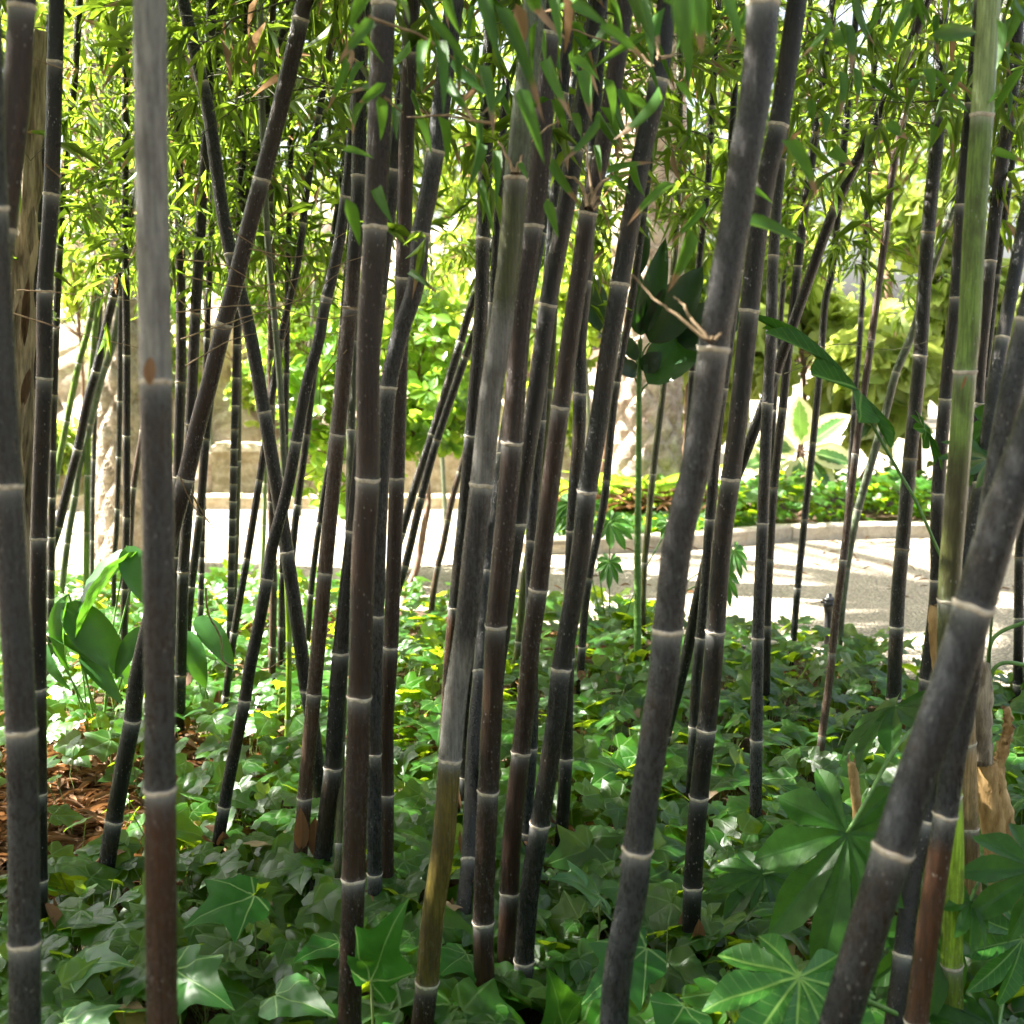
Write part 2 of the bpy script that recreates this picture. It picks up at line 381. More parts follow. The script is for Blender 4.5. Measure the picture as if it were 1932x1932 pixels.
M_VAR = leaf_mat('variegated_leaf', (.03, .10, .02), (.09, .20, .05), (.2, .38, .05), .3, .35, 'mid', veincol=(.3, .4, .15), vw=.02, margin=(.62, .62, .30))
M_ASP = leaf_mat('broad_leaf', (.012, .050, .012), (.030, .095, .020), (.13, .36, .02), .28, .28, 'long', veincol=(.05, .15, .05), spec=.6)
M_DARK = leaf_mat('dark_glossy_leaf', (.006, .026, .010), (.012, .042, .014), (.03, .09, .01), .15, .28, 'long', veincol=(.02, .06, .02), spec=.6)
M_DARKB = leaf_mat('dark_green_leaf', (.010, .040, .014), (.016, .062, .018), (.05, .16, .012), .2, .3, 'long', veincol=(.03, .09, .03), spec=.5)
M_DRY = leaf_mat('dead_leaf', (.05, .024, .012), (.22, .12, .055), (.30, .14, .05), .2, .7, 'mid', veincol=(.25, .15, .08), vw=.03, sidev=False, spec=.2)

# ------------------------------------------------------------------ the ground, path and beds
def ground_mat():
    m, nt, out = mat_new('soil'); b = NB(nt); tc = b.n('ShaderNodeTexCoord'); o = tc.outputs['Object']
    n1 = b.noise(o, 3, 6); n2 = b.noise(o, 60, 8, .75)
    c = b.mix(b.ramp(n2, .3, .7), (.022, .014, .009), (.12, .075, .042)); c = b.mix(b.math('MULTIPLY', b.ramp(n1, .45, .65), .5), c, (.045, .03, .016))
    nt.links.new(b.princ(c, .9, b.bump(n2, 1, .02), .2), out.inputs[0]); return m
def gravel_mat():
    m, nt, out = mat_new('gravel'); b = NB(nt); tc = b.n('ShaderNodeTexCoord'); o = tc.outputs['Object']
    vo = b.n('ShaderNodeTexVoronoi'); vo.inputs['Scale'].default_value = 85; b.set(vo.inputs['Vector'], o)
    vo2 = b.n('ShaderNodeTexVoronoi'); vo2.inputs['Scale'].default_value = 40; b.set(vo2.inputs['Vector'], o)
    big = b.ramp(b.noise(o, 1.3, 4), .35, .65)
    s = b.n('ShaderNodeSeparateColor'); b.set(s.inputs[0], vo.outputs['Color'])
    c = b.mix(s.outputs[0], (.17, .145, .105), (.44, .39, .30)); c = b.mix(b.math('MULTIPLY', big, .35), c, (.44, .39, .30))
    c = b.mix(b.ramp(vo.outputs['Distance'], .35, .75), c, (.20, .17, .13))
    h = b.math('ADD', vo.outputs['Distance'], b.math('MULTIPLY', vo2.outputs['Distance'], .8))
    nt.links.new(b.princ(c, .85, b.bump(b.math('SUBTRACT', 1, h), 1.0, .012), .3), out.inputs[0]); return m
M_SOIL, M_GRAVEL = ground_mat(), gravel_mat()
def rock_mat(name, a, c_, moss):
    m, nt, out = mat_new(name); b = NB(nt); tc = b.n('ShaderNodeTexCoord'); o = tc.outputs['Object']
    n1 = b.noise(o, 2.2, 8, .7); n2 = b.noise(o, 14, 8, .75)
    c = b.mix(b.ramp(n2, .32, .66), a, c_); c = b.mix(b.math('MULTIPLY', b.ramp(n1, .5, .68), moss), c, (.12, .12, .045))
    nt.links.new(b.princ(c, .9, b.bump(b.math('ADD', n2, n1), 1, .05), .2), out.inputs[0]); return m
M_ROCK = rock_mat('pink_rock', (.46, .33, .25), (.76, .64, .53), .3)
M_WALL = rock_mat('old_limestone', (.40, .31, .18), (.68, .58, .42), .6)
M_KERB = rock_mat('pale_kerb_stone', (.50, .43, .33), (.70, .63, .52), .25)
M_PALM = rock_mat('palm_boot', (.26, .20, .14), (.58, .50, .40), .55)
M_PALM2 = rock_mat('palm_boot_pink', (.34, .23, .17), (.72, .60, .50), .1)

def sheet(name, outline, z, mat, kind='structure'):
    V = np.array([(p[0], p[1], z) for p in outline]); 
    return tag(new_mesh(name, V, [np.array([list(range(len(V)))])], mat, smooth=False), kind=kind)
tag(new_mesh('ground', [(-250, -250, 0), (250, -250, 0), (250, 250, 0), (-250, 250, 0)], [np.array([[0, 1, 2, 3]])], M_SOIL, smooth=False), kind='structure')
near = [G(*p, .13) for p in ((-900, 1120), (-300, 1105), (90, 1092), (400, 1088), (800, 1105), (1100, 1135), (1400, 1165), (1740, 1225), (1932, 1262), (2250, 1400))]
near = [(x, y) for x, y, z in near]
def path_edge(x):
    xs = [p[0] for p in near]; ys = [p[1] for p in near]; return float(np.interp(x, xs, ys))
sheet('path', near+[(5.5, 1.5), (30, 1.5), (30, 60), (-30, 60), (-30, near[0][1])], .005, M_GRAVEL)
# right-hand bed behind the kerb
kerb_px = [(1010, 952), (945, 962), (925, 985), (935, 1020), (970, 1044), (1040, 1048), (1130, 1046), (1250, 1042), (1390, 1032), (1480, 1023), (1620, 1018), (1770, 1016), (1950, 1014), (2250, 1012), (2700, 1010)]
kl = catmull([G(*p)[:2] for p in kerb_px], 5)
bed = [tuple(p) for p in kl]+[(9.0, 10.4), (kl[0][0], 10.4)]
sheet('planting_bed', bed, .07, M_SOIL)
def kerb(name, line, wd, ht, blocks, mat, label, grp=None):
    """a kerb of separate stone lengths"""
    line = np.array(line); seg = np.linalg.norm(np.diff(line, axis=0), axis=1); s = np.r_[0, np.cumsum(seg)]
    root = empty(name, (line[0][0], line[0][1], 0), label, 'kerb', grp); org = np.array([line[0][0], line[0][1], 0])
    n = max(1, int(s[-1]/blocks)); e = np.linspace(0, s[-1], n+1)
    for i in range(n):
        ss = np.linspace(e[i]+.004, e[i+1]-.004, 5)
        C = np.c_[np.interp(ss, s, line[:, 0]), np.interp(ss, s, line[:, 1])]
        T = np.gradient(C, axis=0); T /= np.linalg.norm(T, axis=1)[:, None]; Nn = np.c_[-T[:, 1], T[:, 0]]
        jit = R.uniform(-.004, .004); V = []
        prof = [(0, -.05), (0, ht-.015), (.012, ht), (wd-.012, ht), (wd, ht-.015), (wd, -.05)]
        for c, nn in zip(C, Nn):
            for a, z in prof: V.append((c[0]+nn[0]*a, c[1]+nn[1]*a, z+jit))
        k = len(prof); q = [(i_*k+j, i_*k+(j+1) % k, (i_+1)*k+(j+1) % k, (i_+1)*k+j) for i_ in range(4) for j in range(k)]
        new_mesh('kerb_stone', V, [np.array(q), np.array([list(range(k))[::-1], list(range(4*k, 5*k))])], mat, root, org, smooth=False)
    return root
kerb('stone_kerb', kl, .12, .105, 1.3, M_KERB, 'pale curved stone kerb edging the planted bed on the right of the path')
kerb('rough_kerb', [G(x, 962)[:2] for x in (-500, -200, 100, 400, 700, 930)], .18, .11, .9, M_WALL, 'low yellowish stone kerb along the foot of the old wall on the left')
# dry-stone wall with rounded coping
def stone_wall():
    x0, x1 = G(388, 945)[0], G(1010, 945)[0]; Y0 = 10.35; H = .40
    root = empty('stone_wall', (x0, Y0, 0), 'low crumbling limestone wall with rounded coping beyond the gravel path', 'wall'); org = np.array([x0, Y0, 0])
    nx, nz = 120, 14; V = []
    for k in range(nz+1):
        for i in range(nx+1):
            X = x0+(x1-x0)*i/nx; Z = H*k/nz
            row = int(Z/.14); off = .19*row
            ex = abs(((X+off)/.33) % 1-.5)*2; ez = abs((Z/.14) % 1-.5)*2
            dent = .022*max(ex**8, ez**6)+.012*math.sin(X*23+Z*31)*math.sin(X*11-Z*17)
            V.append((X, Y0+dent, Z))
    n = nx+1; q = [(k*n+i, k*n+i+1, (k+1)*n+i+1, (k+1)*n+i) for k in range(nz) for i in range(nx)]
    base = len(V); V += [(x0, Y0+.3, 0), (x1, Y0+.3, 0), (x1, Y0+.3, H), (x0, Y0+.3, H)]
    q += [(base+1, base, base+3, base+2), (0, nz*n, base+3, base), (nx, base+1, base+2, nz*n+nx), (nz*n, nz*n+nx, base+2, base+3)]
    new_mesh('masonry', V, [np.array(q)], M_WALL, root, org)
    X = x0
    while X < x1-.2:
        L = R.uniform(.16, .27); th = np.linspace(0, math.pi, 7); V = []
        for i in range(5):
            f = [.75, .97, 1, .96, .7][i]; xx = X+L*i/4
            for t in th: V.append((xx, Y0+.14-math.cos(t)*.19*f, H-.01+math.sin(t)*.075*f+R.uniform(-.006, .006)))
        q = [(i*7+j, i*7+j+1, (i+1)*7+j+1, (i+1)*7+j) for i in range(4) for j in range(6)]
        new_mesh('coping_stone', V, [np.array(q), np.array([list(range(7)), list(range(28, 35))[::-1]])], M_WALL, root, org); X += L+.005
stone_wall()
# rocky bank behind it
def bank():
    nx, nk = 150, 44; V = []
    X0, X1 = -11, 1.1
    for k in range(nk+1):
        for i in range(nx+1):
            X = X0+(X1-X0)*i/nx; t = k/nk; z = t*2.9*(1+.12*math.sin(X*1.3))+.10*math.sin(X*3.1+t*9)*t+.06*math.sin(X*7.7-t*21)*min(1, t*6); 
            if X > .2: z *= max(.05, 1-(X-.2)/.9)
            Y = 10.9+3.2*t**1.15+.22*math.sin(X*2.1+z*1.7)+.13*math.sin(X*5.3-z*4.1)+.06*math.sin(X*13+z*11)+.05*math.sin(X*29-z*23)-(.9 if X < -2.9 else .9*max(0, (-1.9-X)))
            V.append((X, Y, z))
    n = nx+1; q = [(k*n+i, k*n+i+1, (k+1)*n+i+1, (k+1)*n+i) for k in range(nk) for i in range(nx)]
    b0 = len(V)
    for i in range(nx+1): V.append((V[nk*n+i][0], 19.0, V[nk*n+i][2]*1.05))
    q += [(nk*n+i, nk*n+i+1, b0+i+1, b0+i) for i in range(nx)]
    tag(new_mesh('rock_bank', V, [np.array(q)], M_ROCK), kind='structure')
bank()

# ------------------------------------------------------------------ bamboo
COLS = {  # r g b, amount of grey bloom
 'black': (.007, .007, .006, .16), 'dark': (.008, .010, .008, .25), 'grey': (.032, .033, .033, .95), 'lgrey': (.24, .24, .22, .7),
 'blue': (.017, .021, .024, .75), 'brown': (.032, .017, .011, .2), 'rust': (.080, .036, .018, .3), 'speck': (.085, .052, .034, .5), 'olive': (.075, .090, .022, .15),
 'gold': (.17, .14, .028, .2), 'green': (.16, .27, .05, .05), 'pale': (.36, .48, .18, .2), 'bright': (.30, .50, .04, .05), 'greyg': (.13, .17, .10, .5), 'tan': (.42, .29, .14, .1)}
ALLC = []
PROF = [(-1.0, 1.0), (-.32, 1.0), (-.14, 1.03), (-.03, 1.085), (.03, 1.07), (.12, 1.01), (.42, 1.035), (.85, 1.0)]
def culm(key, pts, wd, Y, nodes, col, label, top=5.2, fol=None, seg=None, grp='black bamboo culms of the grove', ny=20, name='bamboo_culm', ztop=None, twigs=True, ground=True):
    wd = wd if isinstance(wd, (list, tuple)) else (wd, wd)
    Ys = Y if isinstance(Y, (list, tuple)) else (Y, Y)
    y0, y1 = pts[0][1], pts[-1][1]
    px = np.array(pts, float)
    P3 = np.array([P(x, y, Ys[0]+(Ys[1]-Ys[0])*(y-y0)/(y1-y0)) for x, y in pts])
    mid = catmull(P3, 8)[::-1]                         # from the bottom up
    # carry on down to the soil and up past the frame
    if ground and mid[0][2] > -.03:
        d = mid[0]-mid[min(10, len(mid)-1)]; d[0] *= .75; d /= -d[2]
        nz = np.arange(mid[0][2], -.05, -.05)[1:]
        ext = np.array([mid[0]+d*(mid[0][2]-z) for z in nz])
        if len(ext): mid = np.vstack([ext[::-1], mid])
    if ztop is None: ztop = top
    if ztop > mid[-1][2]+.05:
        d = mid[-1]-mid[-9]; d /= d[2]; k = int((ztop-mid[-1][2])/.07)+1
        hs = np.linspace(0, ztop-mid[-1][2], k+1)[1:]
        sag = np.array([np.array([d[0]*h*(1+.05*h), d[1]*h+.02*h*h, h]) for h in hs])
        mid = np.vstack([mid, mid[-1]+sag])
    s = np.r_[0, np.cumsum(np.linalg.norm(np.diff(mid, axis=0), axis=1))]
    # image y of every sample
    rel = mid-np.array([0, 0, CAMZ]); fw = rel[:, 1]*ca-rel[:, 2]*sa; up = rel[:, 1]*sa+rel[:, 2]*ca; py = CX-F*up/fw
    def s_of(y): return float(np.interp(-y, -py, s))
    wpx = lambda y: np.interp(y, [y0, y1], wd)
    rad0 = wpx(py)*.5*fw/F
    sy0 = s_of(y0); rad = np.where(s > sy0, rad0*np.clip(1-(s-sy0)*.10, .35, 1), rad0)
    rad = np.where(s < s_of(y1), wd[1]*.5*np.interp(s_of(y1), s, fw)/F, rad)
    ns = sorted(s_of(y) for y in nodes)
    if len(ns) == 0: ns = [s_of((y0+y1)/2)]
    gap = (ns[-1]-ns[0])/(len(ns)-1) if len(ns) > 1 else .28
    g = gap*.9
    while ns[0]-g > .04: ns.insert(0, ns[0]-g); g = max(.06, g*.85)
    g = gap
    while ns[-1]+g < s[-1]-.05: ns.append(ns[-1]+g); g = min(.36, g*1.02)
    st = list(np.arange(0, s[-1], .05)); rr = float(np.median(rad))
    st = [q for q in st if min(abs(q-n_) for n_ in ns) > rr*1.15]
    for n_ in ns:
        r_ = float(np.interp(n_, s, rad)); st += [n_+a*r_ for a, _ in PROF]+[n_-.03, n_-.055, n_-.085]
    st = np.array(sorted(q for q in st if 0 <= q <= s[-1]))
    C = np.c_[np.interp(st, s, mid[:, 0]), np.interp(st, s, mid[:, 1]), np.interp(st, s, mid[:, 2])]
    rd = np.interp(st, s, rad); mul = np.ones(len(st)); below = np.zeros(len(st))
    for n_ in ns:
        r_ = float(np.interp(n_, s, rad)); a = (st-n_)/r_
        mul = np.maximum(mul, np.interp(a, [p[0] for p in PROF], [p[1] for p in PROF], left=1, right=1))
        bl = np.where(st <= n_, np.clip(1-(n_-st)/.045, 0, 1), np.clip(.35-(st-n_)/.03*.35, 0, .35)); below = np.maximum(below, bl)
    seglist = seg or []
    cols = np.zeros((len(st), 4)); base = np.array(COLS[col]); pys = np.interp(st, s, py)
    rk = random.Random(hash(key) % 1000 if False else sum(map(ord, key)))
    shade = {}
    for i, (q, yy) in enumerate(zip(st, pys)):
        c = base
        for yl, cn in seglist:
            if yy > yl: c = np.array(COLS[cn])
        kseg = int(np.searchsorted(ns, q)); 
        if kseg not in shade: shade[kseg] = (rk.uniform(.75, 1.35), rk.uniform(.6, 1.25))
        a, bmul = shade[kseg]; cols[i] = (c[0]*a, c[1]*a, c[2]*a, min(1, c[3]*bmul))
    V, fs = tube(C, rd*mul, ny)
    base_pt = np.array([C[0][0], C[0][1], 0.0]) if ground else C[0].copy()
    o = new_mesh(name, V, fs, M_CULM, None, base_pt, {'col': np.repeat(cols, ny, 0), 'below': np.repeat(below, ny)})
    o.location = base_pt; tag(o, label, 'bamboo culm', grp)
    for n_ in ns:
        yy = float(np.interp(n_, s, py)); 
        if yy < -60 or yy > 2000: continue
        r_ = float(np.interp(n_, s, rad)); hs = np.array([-.30, -.25, -.16, -.06, 0, .045])*.92; mm = np.array([1.0, 1.03, 1.055, 1.105, 1.10, 1.03])*(1+R.uniform(-.008, .012))
        q = n_+hs*r_*1.25
        RC = np.c_[np.interp(q, s, mid[:, 0]), np.interp(q, s, mid[:, 1]), np.interp(q, s, mid[:, 2])]
        # extrapolate straight inside the short band so the ring sits square to the culm
        T = RC[-1]-RC[0]; T /= np.linalg.norm(T)+1e-9; mid_c = np.array([np.interp(n_, s, mid[:, k]) for k in range(3)])
        RC = mid_c+T*(hs*r_*1.25)[:, None]
        RV, Rf = tube(RC, r_*mm, ny, cap=False); th = np.arange(ny)*2*math.pi/ny; wob = r_*(.045*np.sin(th*2+q[0]*90)+.03*np.sin(th*5+q[0]*50)); RV += T*np.tile(wob, len(hs))[:, None]
        ro = new_mesh('node_ring', RV, Rf, M_RING if Ys[0] < 3.4 or R.random() < .5 else M_RINGT, o, base_pt, {'band': np.repeat(np.linspace(0, 1, len(hs)), ny)})
    rec = dict(o=o, base=base_pt, mid=mid, s=s, ns=ns, rad=rad, Y=Ys[0], key=key, py=py)
    ALLC.append(rec)
    return rec

def spray(base, dirv, length, nl, rg, leafL=(.06, .115), tw=None, hang=.8):
    """one drooping twig with fans of leaves: returns leaf arrays and twig polylines"""
    pos, dr, up, Ls = [], [], [], []
    n = 9; t = np.linspace(0, 1, n)[:, None]; droop = np.array([0, 0, -1.0])*(t**1.8)*length*rg.uniform(.15, .75)
    C = base+dirv*length*t+droop+rg.normal(0, .012, (n, 3))*t
    polys = [(C, .0022)]
    k = max(2, int(nl/5))
    for q in np.linspace(.35, 1, k):
        b0 = C[min(n-1, int(q*(n-1)))]
        d2 = dirv*.6+rg.normal(0, .6, 3); d2[2] -= .2; d2 /= np.linalg.norm(d2); l2 = rg.uniform(.04, .15)
        e = b0+d2*l2; polys.append((np.array([b0, (b0+e)/2+[0, 0, .008], e]), .0012))
        for j in range(5):
            f = rg.uniform(.4, 1); pb = b0+d2*l2*f
            dd = d2*.75+rg.normal(0, .55, 3); dd[2] -= hang*rg.uniform(.2, 1.2); dd /= np.linalg.norm(dd)
            pos.append(pb); dr.append(dd); u = rg.normal(0, .5, 3); u[2] += 1; up.append(u); Ls.append(rg.uniform(*leafL))
    return pos, dr, up, Ls, polys
def foliage(rec, n, zr, mat=None, leafL=(.065, .12), length=(.18, .6), nl=20, tmpl=None, wide=.118, hang=.8, seed=0, avoid=True):
    rg = np.random.default_rng(seed+len(ALLC)*13+sum(map(ord, rec['key'])))
    mid, s = rec['mid'], rec['s']; zz = mid[:, 2]; A = [[], [], [], []]; polys = []
    for i in range(n):
        z = rg.uniform(*zr) if rg.random() < .8 else rg.uniform(zr[0]+(zr[1]-zr[0])*.3, zr[1])
        if z > zz[-1]: z = zz[-1]-rg.uniform(0, .2)
        b = np.array([np.interp(z, zz, mid[:, 0]), np.interp(z, zz, mid[:, 1]), z])
        a = rg.uniform(0, 2*math.pi); d = np.array([math.cos(a), math.sin(a), rg.uniform(-.1, .75)]); d /= np.linalg.norm(d)
        p_, d_, u_, l_, po = spray(b, d, rg.uniform(*length), nl, rg, leafL, hang=hang)
        for k, v in enumerate((p_, d_, u_, l_)): A[k] += v
        polys += po
    pos, dr, up, Ls = [np.array(a) for a in A]
    # keep sprays out of the camera's face
    keep = (np.linalg.norm(pos-np.array([0, 0, CAMZ]), axis=1) > 1.0)
    if avoid: keep &= ~((pos[:, 1] < 2.2) & (pos[:, 2] < 1.3+.30*pos[:, 1]) & (np.abs(pos[:, 0]) < .50*np.maximum(pos[:, 1], 0)+.1) & (pos[:, 1] > 0))
    pos, dr, up, Ls = pos[keep], dr[keep], up[keep], Ls[keep]
    if len(pos) == 0: return
    Wd = Ls*rg.uniform(wide*.85, wide*1.25, len(Ls))
    it = scatter(tmpl or T_BAM, pos, frames(dr, up), Wd, Ls, rg.random(len(Ls)))
    parts = [tube(c, np.linspace(r, r*.5, len(c)), 3, cap=False) for c, r in polys if (c[:, 1].min() > 2.3 or c[:, 2].min() > 1.3+.3*c[:, 1].max())]
    V, fs, va, uv = join_scatter([it]); nl_ = sum(len(f) for f in fs)
    if parts:
        V2, fs2 = merge(parts); fs = [f for f in fs]; nf = len(V); fs += [f+nf for f in fs2]; V = np.vstack([V, V2]); va = np.r_[va, np.zeros(len(V2))]; uv = np.vstack([uv, np.zeros((len(V2), 3))])
    o = new_mesh('foliage', V, fs, mat or M_BAM, rec['o'], rec['base'], {'vary': va, 'luv': uv}); o.data.materials.append(M_TWIGG)
    mi = np.zeros(len(o.data.polygons), dtype=np.int32); mi[nl_:] = 1; o.data.polygons.foreach_set('material_index', mi)
def dead_twigs(rec, lines, Y, r=.0016, mat=None):
    for ln in lines:
        c = catmull([P(x, y, Y) for x, y in ln], 6); c[:, 1] += np.linspace(0, .1, len(c)); c += np.random.default_rng(int(abs(ln[0][0]))).normal(0, r*.35, c.shape)
        V, fs = tube(c, np.linspace(r*1.2, r*.5, len(c)), 5, cap=False); new_mesh('bare_twig', V, fs, mat or M_TWIG, rec['o'], rec['base'])
# FRONT -------------------------------------------------------------------------------------------------
cA = culm('A', [(-22, 150), (-14, 390), (13, 913), (40, 1375), (46, 1775), (47, 1932)], (54, 58), 1.42, [390, 913, 1375, 1775], 'grey', 'thick grey-bloomed black culm at the left edge, nearest of that edge', seg=[(500, 'grey')], ny=32)
cB = culm('B', [(42, 0), (40, 30), (30, 200), (8, 400), (-20, 640)], 50, 1.62, [10, 430], 'brown', 'brown-black culm leaning out of the frame at the top left corner', seg=[(12, 'brown')], ny=28)
cC = culm('C', [(107, 0), (97, 365), (85, 548), (84, 712), (73, 1014), (72, 1300)], (29, 30), 2.35, [365, 548, 712, 1014, 1298], 'black', 'nearly black upright culm just right of the left-edge grey culm', ny=24)
cD = culm('D', [(283, 0), (287, 350), (294, 715), (300, 1100), (302, 1485), (306, 1932)], (62, 57), 1.27, [715, 1485, -180], 'lgrey', 'thickest upright culm at left, pale grey above its node and rusty below', seg=[(722, 'grey'), (1500, 'rust')], ny=36)
cG = culm('G', [(724, 0), (708, 425), (695, 645), (694, 902), (685, 1046), (678, 1313), (667, 1655), (659, 1932)], (45, 44), 1.95, [426, 902, 1313, 1655, 1930], 'brown', 'straight dark brown culm with bright rings left of centre', ny=30)
cL = culm('L', [(1009, 0), (999, 100), (974, 334), (963, 468), (943, 635), (926, 745), (909, 912), (894, 1046), (876, 1213), (862, 1290), (849, 1430), (836, 1596), (816, 1730), (806, 1851), (797, 1932)], (44, 43), 2.0, [334, 912, 1430, 1851], 'greyg', 'pale grey central culm that turns golden brown below its lower node', seg=[(345, 'olive'), (600, 'lgrey'), (925, 'grey'), (1200, 'lgrey'), (1445, 'gold'), (1865, 'brown')], ny=30)
cM = culm('M', [(1040, 0), (1032, 100), (1016, 334), (1006, 424), (983, 601), (966, 834), (956, 962), (936, 1180), (931, 1290), (921, 1491), (912, 1738), (917, 1932)], (40, 39), 2.15, [424, 834, 1180, 1491, 1738], 'brown', 'reddish brown culm immediately right of the pale central culm', ny=28)
cQ = culm('Q', [(1180, 0), (1166, 100), (1146, 234), (1110, 401), (1096, 501), (1076, 635), (1058, 767), (1039, 912), (1016, 1111), (1001, 1213), (996, 1290), (983, 1418), (968, 1557), (961, 1682), (951, 1899), (949, 1932)], (34, 36), 2.25, [401, 767, 1111, 1418, 1682, 1899], 'brown', 'brown-black culm with short dry shoots on its upper node, right of centre', ny=26)
cR = culm('R', [(1258, 0), (1243, 150), (1213, 284), (1193, 401), (1170, 534), (1146, 679), (1130, 795), (1108, 926), (1093, 1063), (1059, 1260), (1049, 1357), (1019, 1554), (999, 1680), (989, 1812), (983, 1932)], (36, 37), 2.2, [150, 534, 926, 1260, 1554, 1812], 'dark', 'speckled dark green-grey culm leaning right in front of the broad dark leaves', ny=28)
cX = culm('X', [(1440, 0), (1427, 167), (1404, 301), (1384, 434), (1360, 568), (1347, 655), (1330, 779), (1307, 912), (1280, 1010), (1260, 1186), (1250, 1290), (1226, 1440), (1203, 1601), (1193, 1691), (1166, 1825), (1158, 1932)], (60, 54), 1.55, [2, 655, 1186, 1601], 'grey', 'thick mottled grey culm leaning right, with twig stubs at its node', seg=[(1200, 'blue')], ny=32)
cK2 = culm('AK', [(2060, 500), (1975, 740), (1925, 880), (1888, 979), (1839, 1140), (1788, 1303), (1721, 1487), (1686, 1599), (1637, 1754), (1583, 1932)], (74, 74), 1.30, [560, 1140, 1599], 'blue', 'thickest culm, slanting from the right edge down across the corner', ny=36)
cAL = culm('AL', [(1950, 560), (1932, 640), (1907, 745), (1888, 850), (1865, 1000), (1840, 1180), (1821, 1323), (1801, 1420), (1784, 1535), (1771, 1620), (1751, 1754), (1728, 1932)], (46, 43), 1.62, [1080, 1535], 'blue', 'slanting culm directly behind the thickest one, rusty red towards its foot', seg=[(1600, 'rust')], ny=30)
cAM = culm('AM', [(1895, 620), (1880, 700), (1851, 912), (1820, 1050), (1790, 1250), (1760, 1420), (1748, 1550), (1721, 1654), (1704, 1799), (1687, 1932)], (26, 38), (2.2, 1.85), [912, 1240, 1550, 1799], 'dark', 'dull black culm showing only in the gap left of the rusty slanting culm', ny=24)
cAH = culm('AH', [(1866, 0), (1858, 134), (1853, 215), (1838, 434), (1828, 635), (1821, 699), (1811, 845), (1798, 1012), (1790, 1130), (1789, 1400), (1798, 1587), (1796, 1818), (1798, 1932)], (42, 40), 1.95, [215, 699, 1130, 1500, 1818], 'pale', 'thick green culm at right, the only large one that is green', seg=[(225, 'green'), (860, 'olive'), (1450, 'bright')], ny=30)
# MIDDLE ------------------------------------------------------------------------------------------------
def mc(*a, **k): k.setdefault('ny', 20); return culm(*a, **k)
cE = mc('E', [(345, 0), (375, 130), (395, 220), (420, 400), (440, 500), (470, 620), (498, 776), (521, 912), (541, 1040), (564, 1196), (576, 1285), (590, 1370), (602, 1480)], (24, 27), 3.0, [155, 478, 776, 1040, 1300], 'dark', 'dark culm leaning the opposite way, crossing its neighbour in an X at left')
cF = mc('F', [(676, 0), (677, 334), (667, 500), (655, 645), (638, 820), (613, 1080), (593, 1300), (575, 1504), (558, 1720)], 28, 2.62, [65, 330, 580, 819, 1080, 1308, 1504, 1664], 'speck', 'brown culm with pale worn specks, left of the straight dark brown culm', seg=[(60, 'dark'), (500, 'speck')])
cH = mc('H', [(776, 0), (772, 100), (766, 300), (760, 524), (754, 712), (749, 901), (737, 1220), (729, 1360), (729, 1498), (729, 1715)], (30, 28), 2.5, [100, 524, 901, 1220, 1498], 'brown', 'slim dark brown culm just right of the straight brown culm')
cI = mc('I', [(850, 60), (832, 200), (822, 284), (805, 384), (794, 439), (786, 534), (764, 600), (746, 665), (733, 729), (726, 800), (718, 912), (711, 1100), (706, 1300), (705, 1421), (707, 1647), (710, 1800)], (36, 27), 2.42, [284, 439, 729, 1160, 1421, 1647], 'blue', 'bluish grey culm bending behind the slim brown one, pale in its upper length')
cJ1 = mc('J1', [(960, 350), (929, 468), (892, 568), (869, 645), (816, 819), (785, 912), (759, 1002), (719, 1130), (690, 1240)], 16, 4.9, [645, 819, 1004, 1130], 'black', 'left one of two thin culms leaning side by side over the pale path', ny=14)
cJ2 = mc('J2', [(960, 440), (905, 600), (875, 683), (825, 829), (795, 939), (765, 1066), (735, 1160), (715, 1240)], 15, 4.6, [673, 829, 939, 1066, 1163], 'black', 'right one of two thin culms leaning side by side over the pale path', ny=14)
cK = mc('K', [(930, 0), (922, 134), (911, 449), (907, 601), (889, 821), (875, 980), (858, 1146), (847, 1280), (840, 1450)], (28, 24), 3.3, [134, 449, 821, 1146], 'dark', 'black culm half hidden behind the left side of the pale central culm', seg=[(1150, 'rust')])
cN = mc('N', [(1130, 0), (1113, 100), (1100, 200), (1083, 294), (1066, 401), (1034, 574), (1016, 712), (995, 850), (976, 986), (952, 1150), (933, 1290), (922, 1450)], 34, 2.6, [280, 574, 986, 1300], 'black', 'charcoal culm with a broad tan ring between two brown culms near centre')
cO = mc('O', [(1000, 560), (962, 760), (935, 940), (917, 1078), (905, 1266), (893, 1400), (884, 1620), (876, 1697), (866, 1850), (865, 1932)], (18, 31), (3.2, 2.3), [1078, 1266, 1620, 1850], 'dark', 'dark slate culm showing low down left of the reddish brown culm')
cPp = mc('P', [(905, 1000), (895, 1180), (885, 1290), (877, 1466), (868, 1600), (860, 1720)], (17, 22), 2.9, [1170, 1466], 'black', 'thin black culm squeezed behind the golden brown stretch', top=1.9, ny=14)
cS = mc('S', [(1245, 180), (1226, 300), (1195, 550), (1160, 745), (1140, 945), (1111, 1090), (1098, 1220), (1091, 1360)], 15, 4.1, [400, 720, 905, 1090, 1220, 1346], 'dark', 'thin culm glimpsed behind the right side of the speckled leaning culm', ny=14)
cT = mc('T', [(1112, 400), (1104, 540), (1094, 645), (1094, 742), (1091, 845), (1083, 946), (1075, 1150), (1069, 1323), (1068, 1430), (1058, 1600)], (25, 25), 2.85, [530, 742, 1000, 1240, 1430], 'dark', 'straight dark culm right of centre ending in the ivy near two pale leaves')
cU1 = mc('U1', [(1056, 420), (1045, 550), (1038, 690), (1025, 850), (1005, 1000), (989, 1096), (979, 1210), (969, 1295)], (19, 14), 4.3, [734, 960, 1210], 'olive', 'thin olive culm behind the brown culms of the central cluster', ny=14)
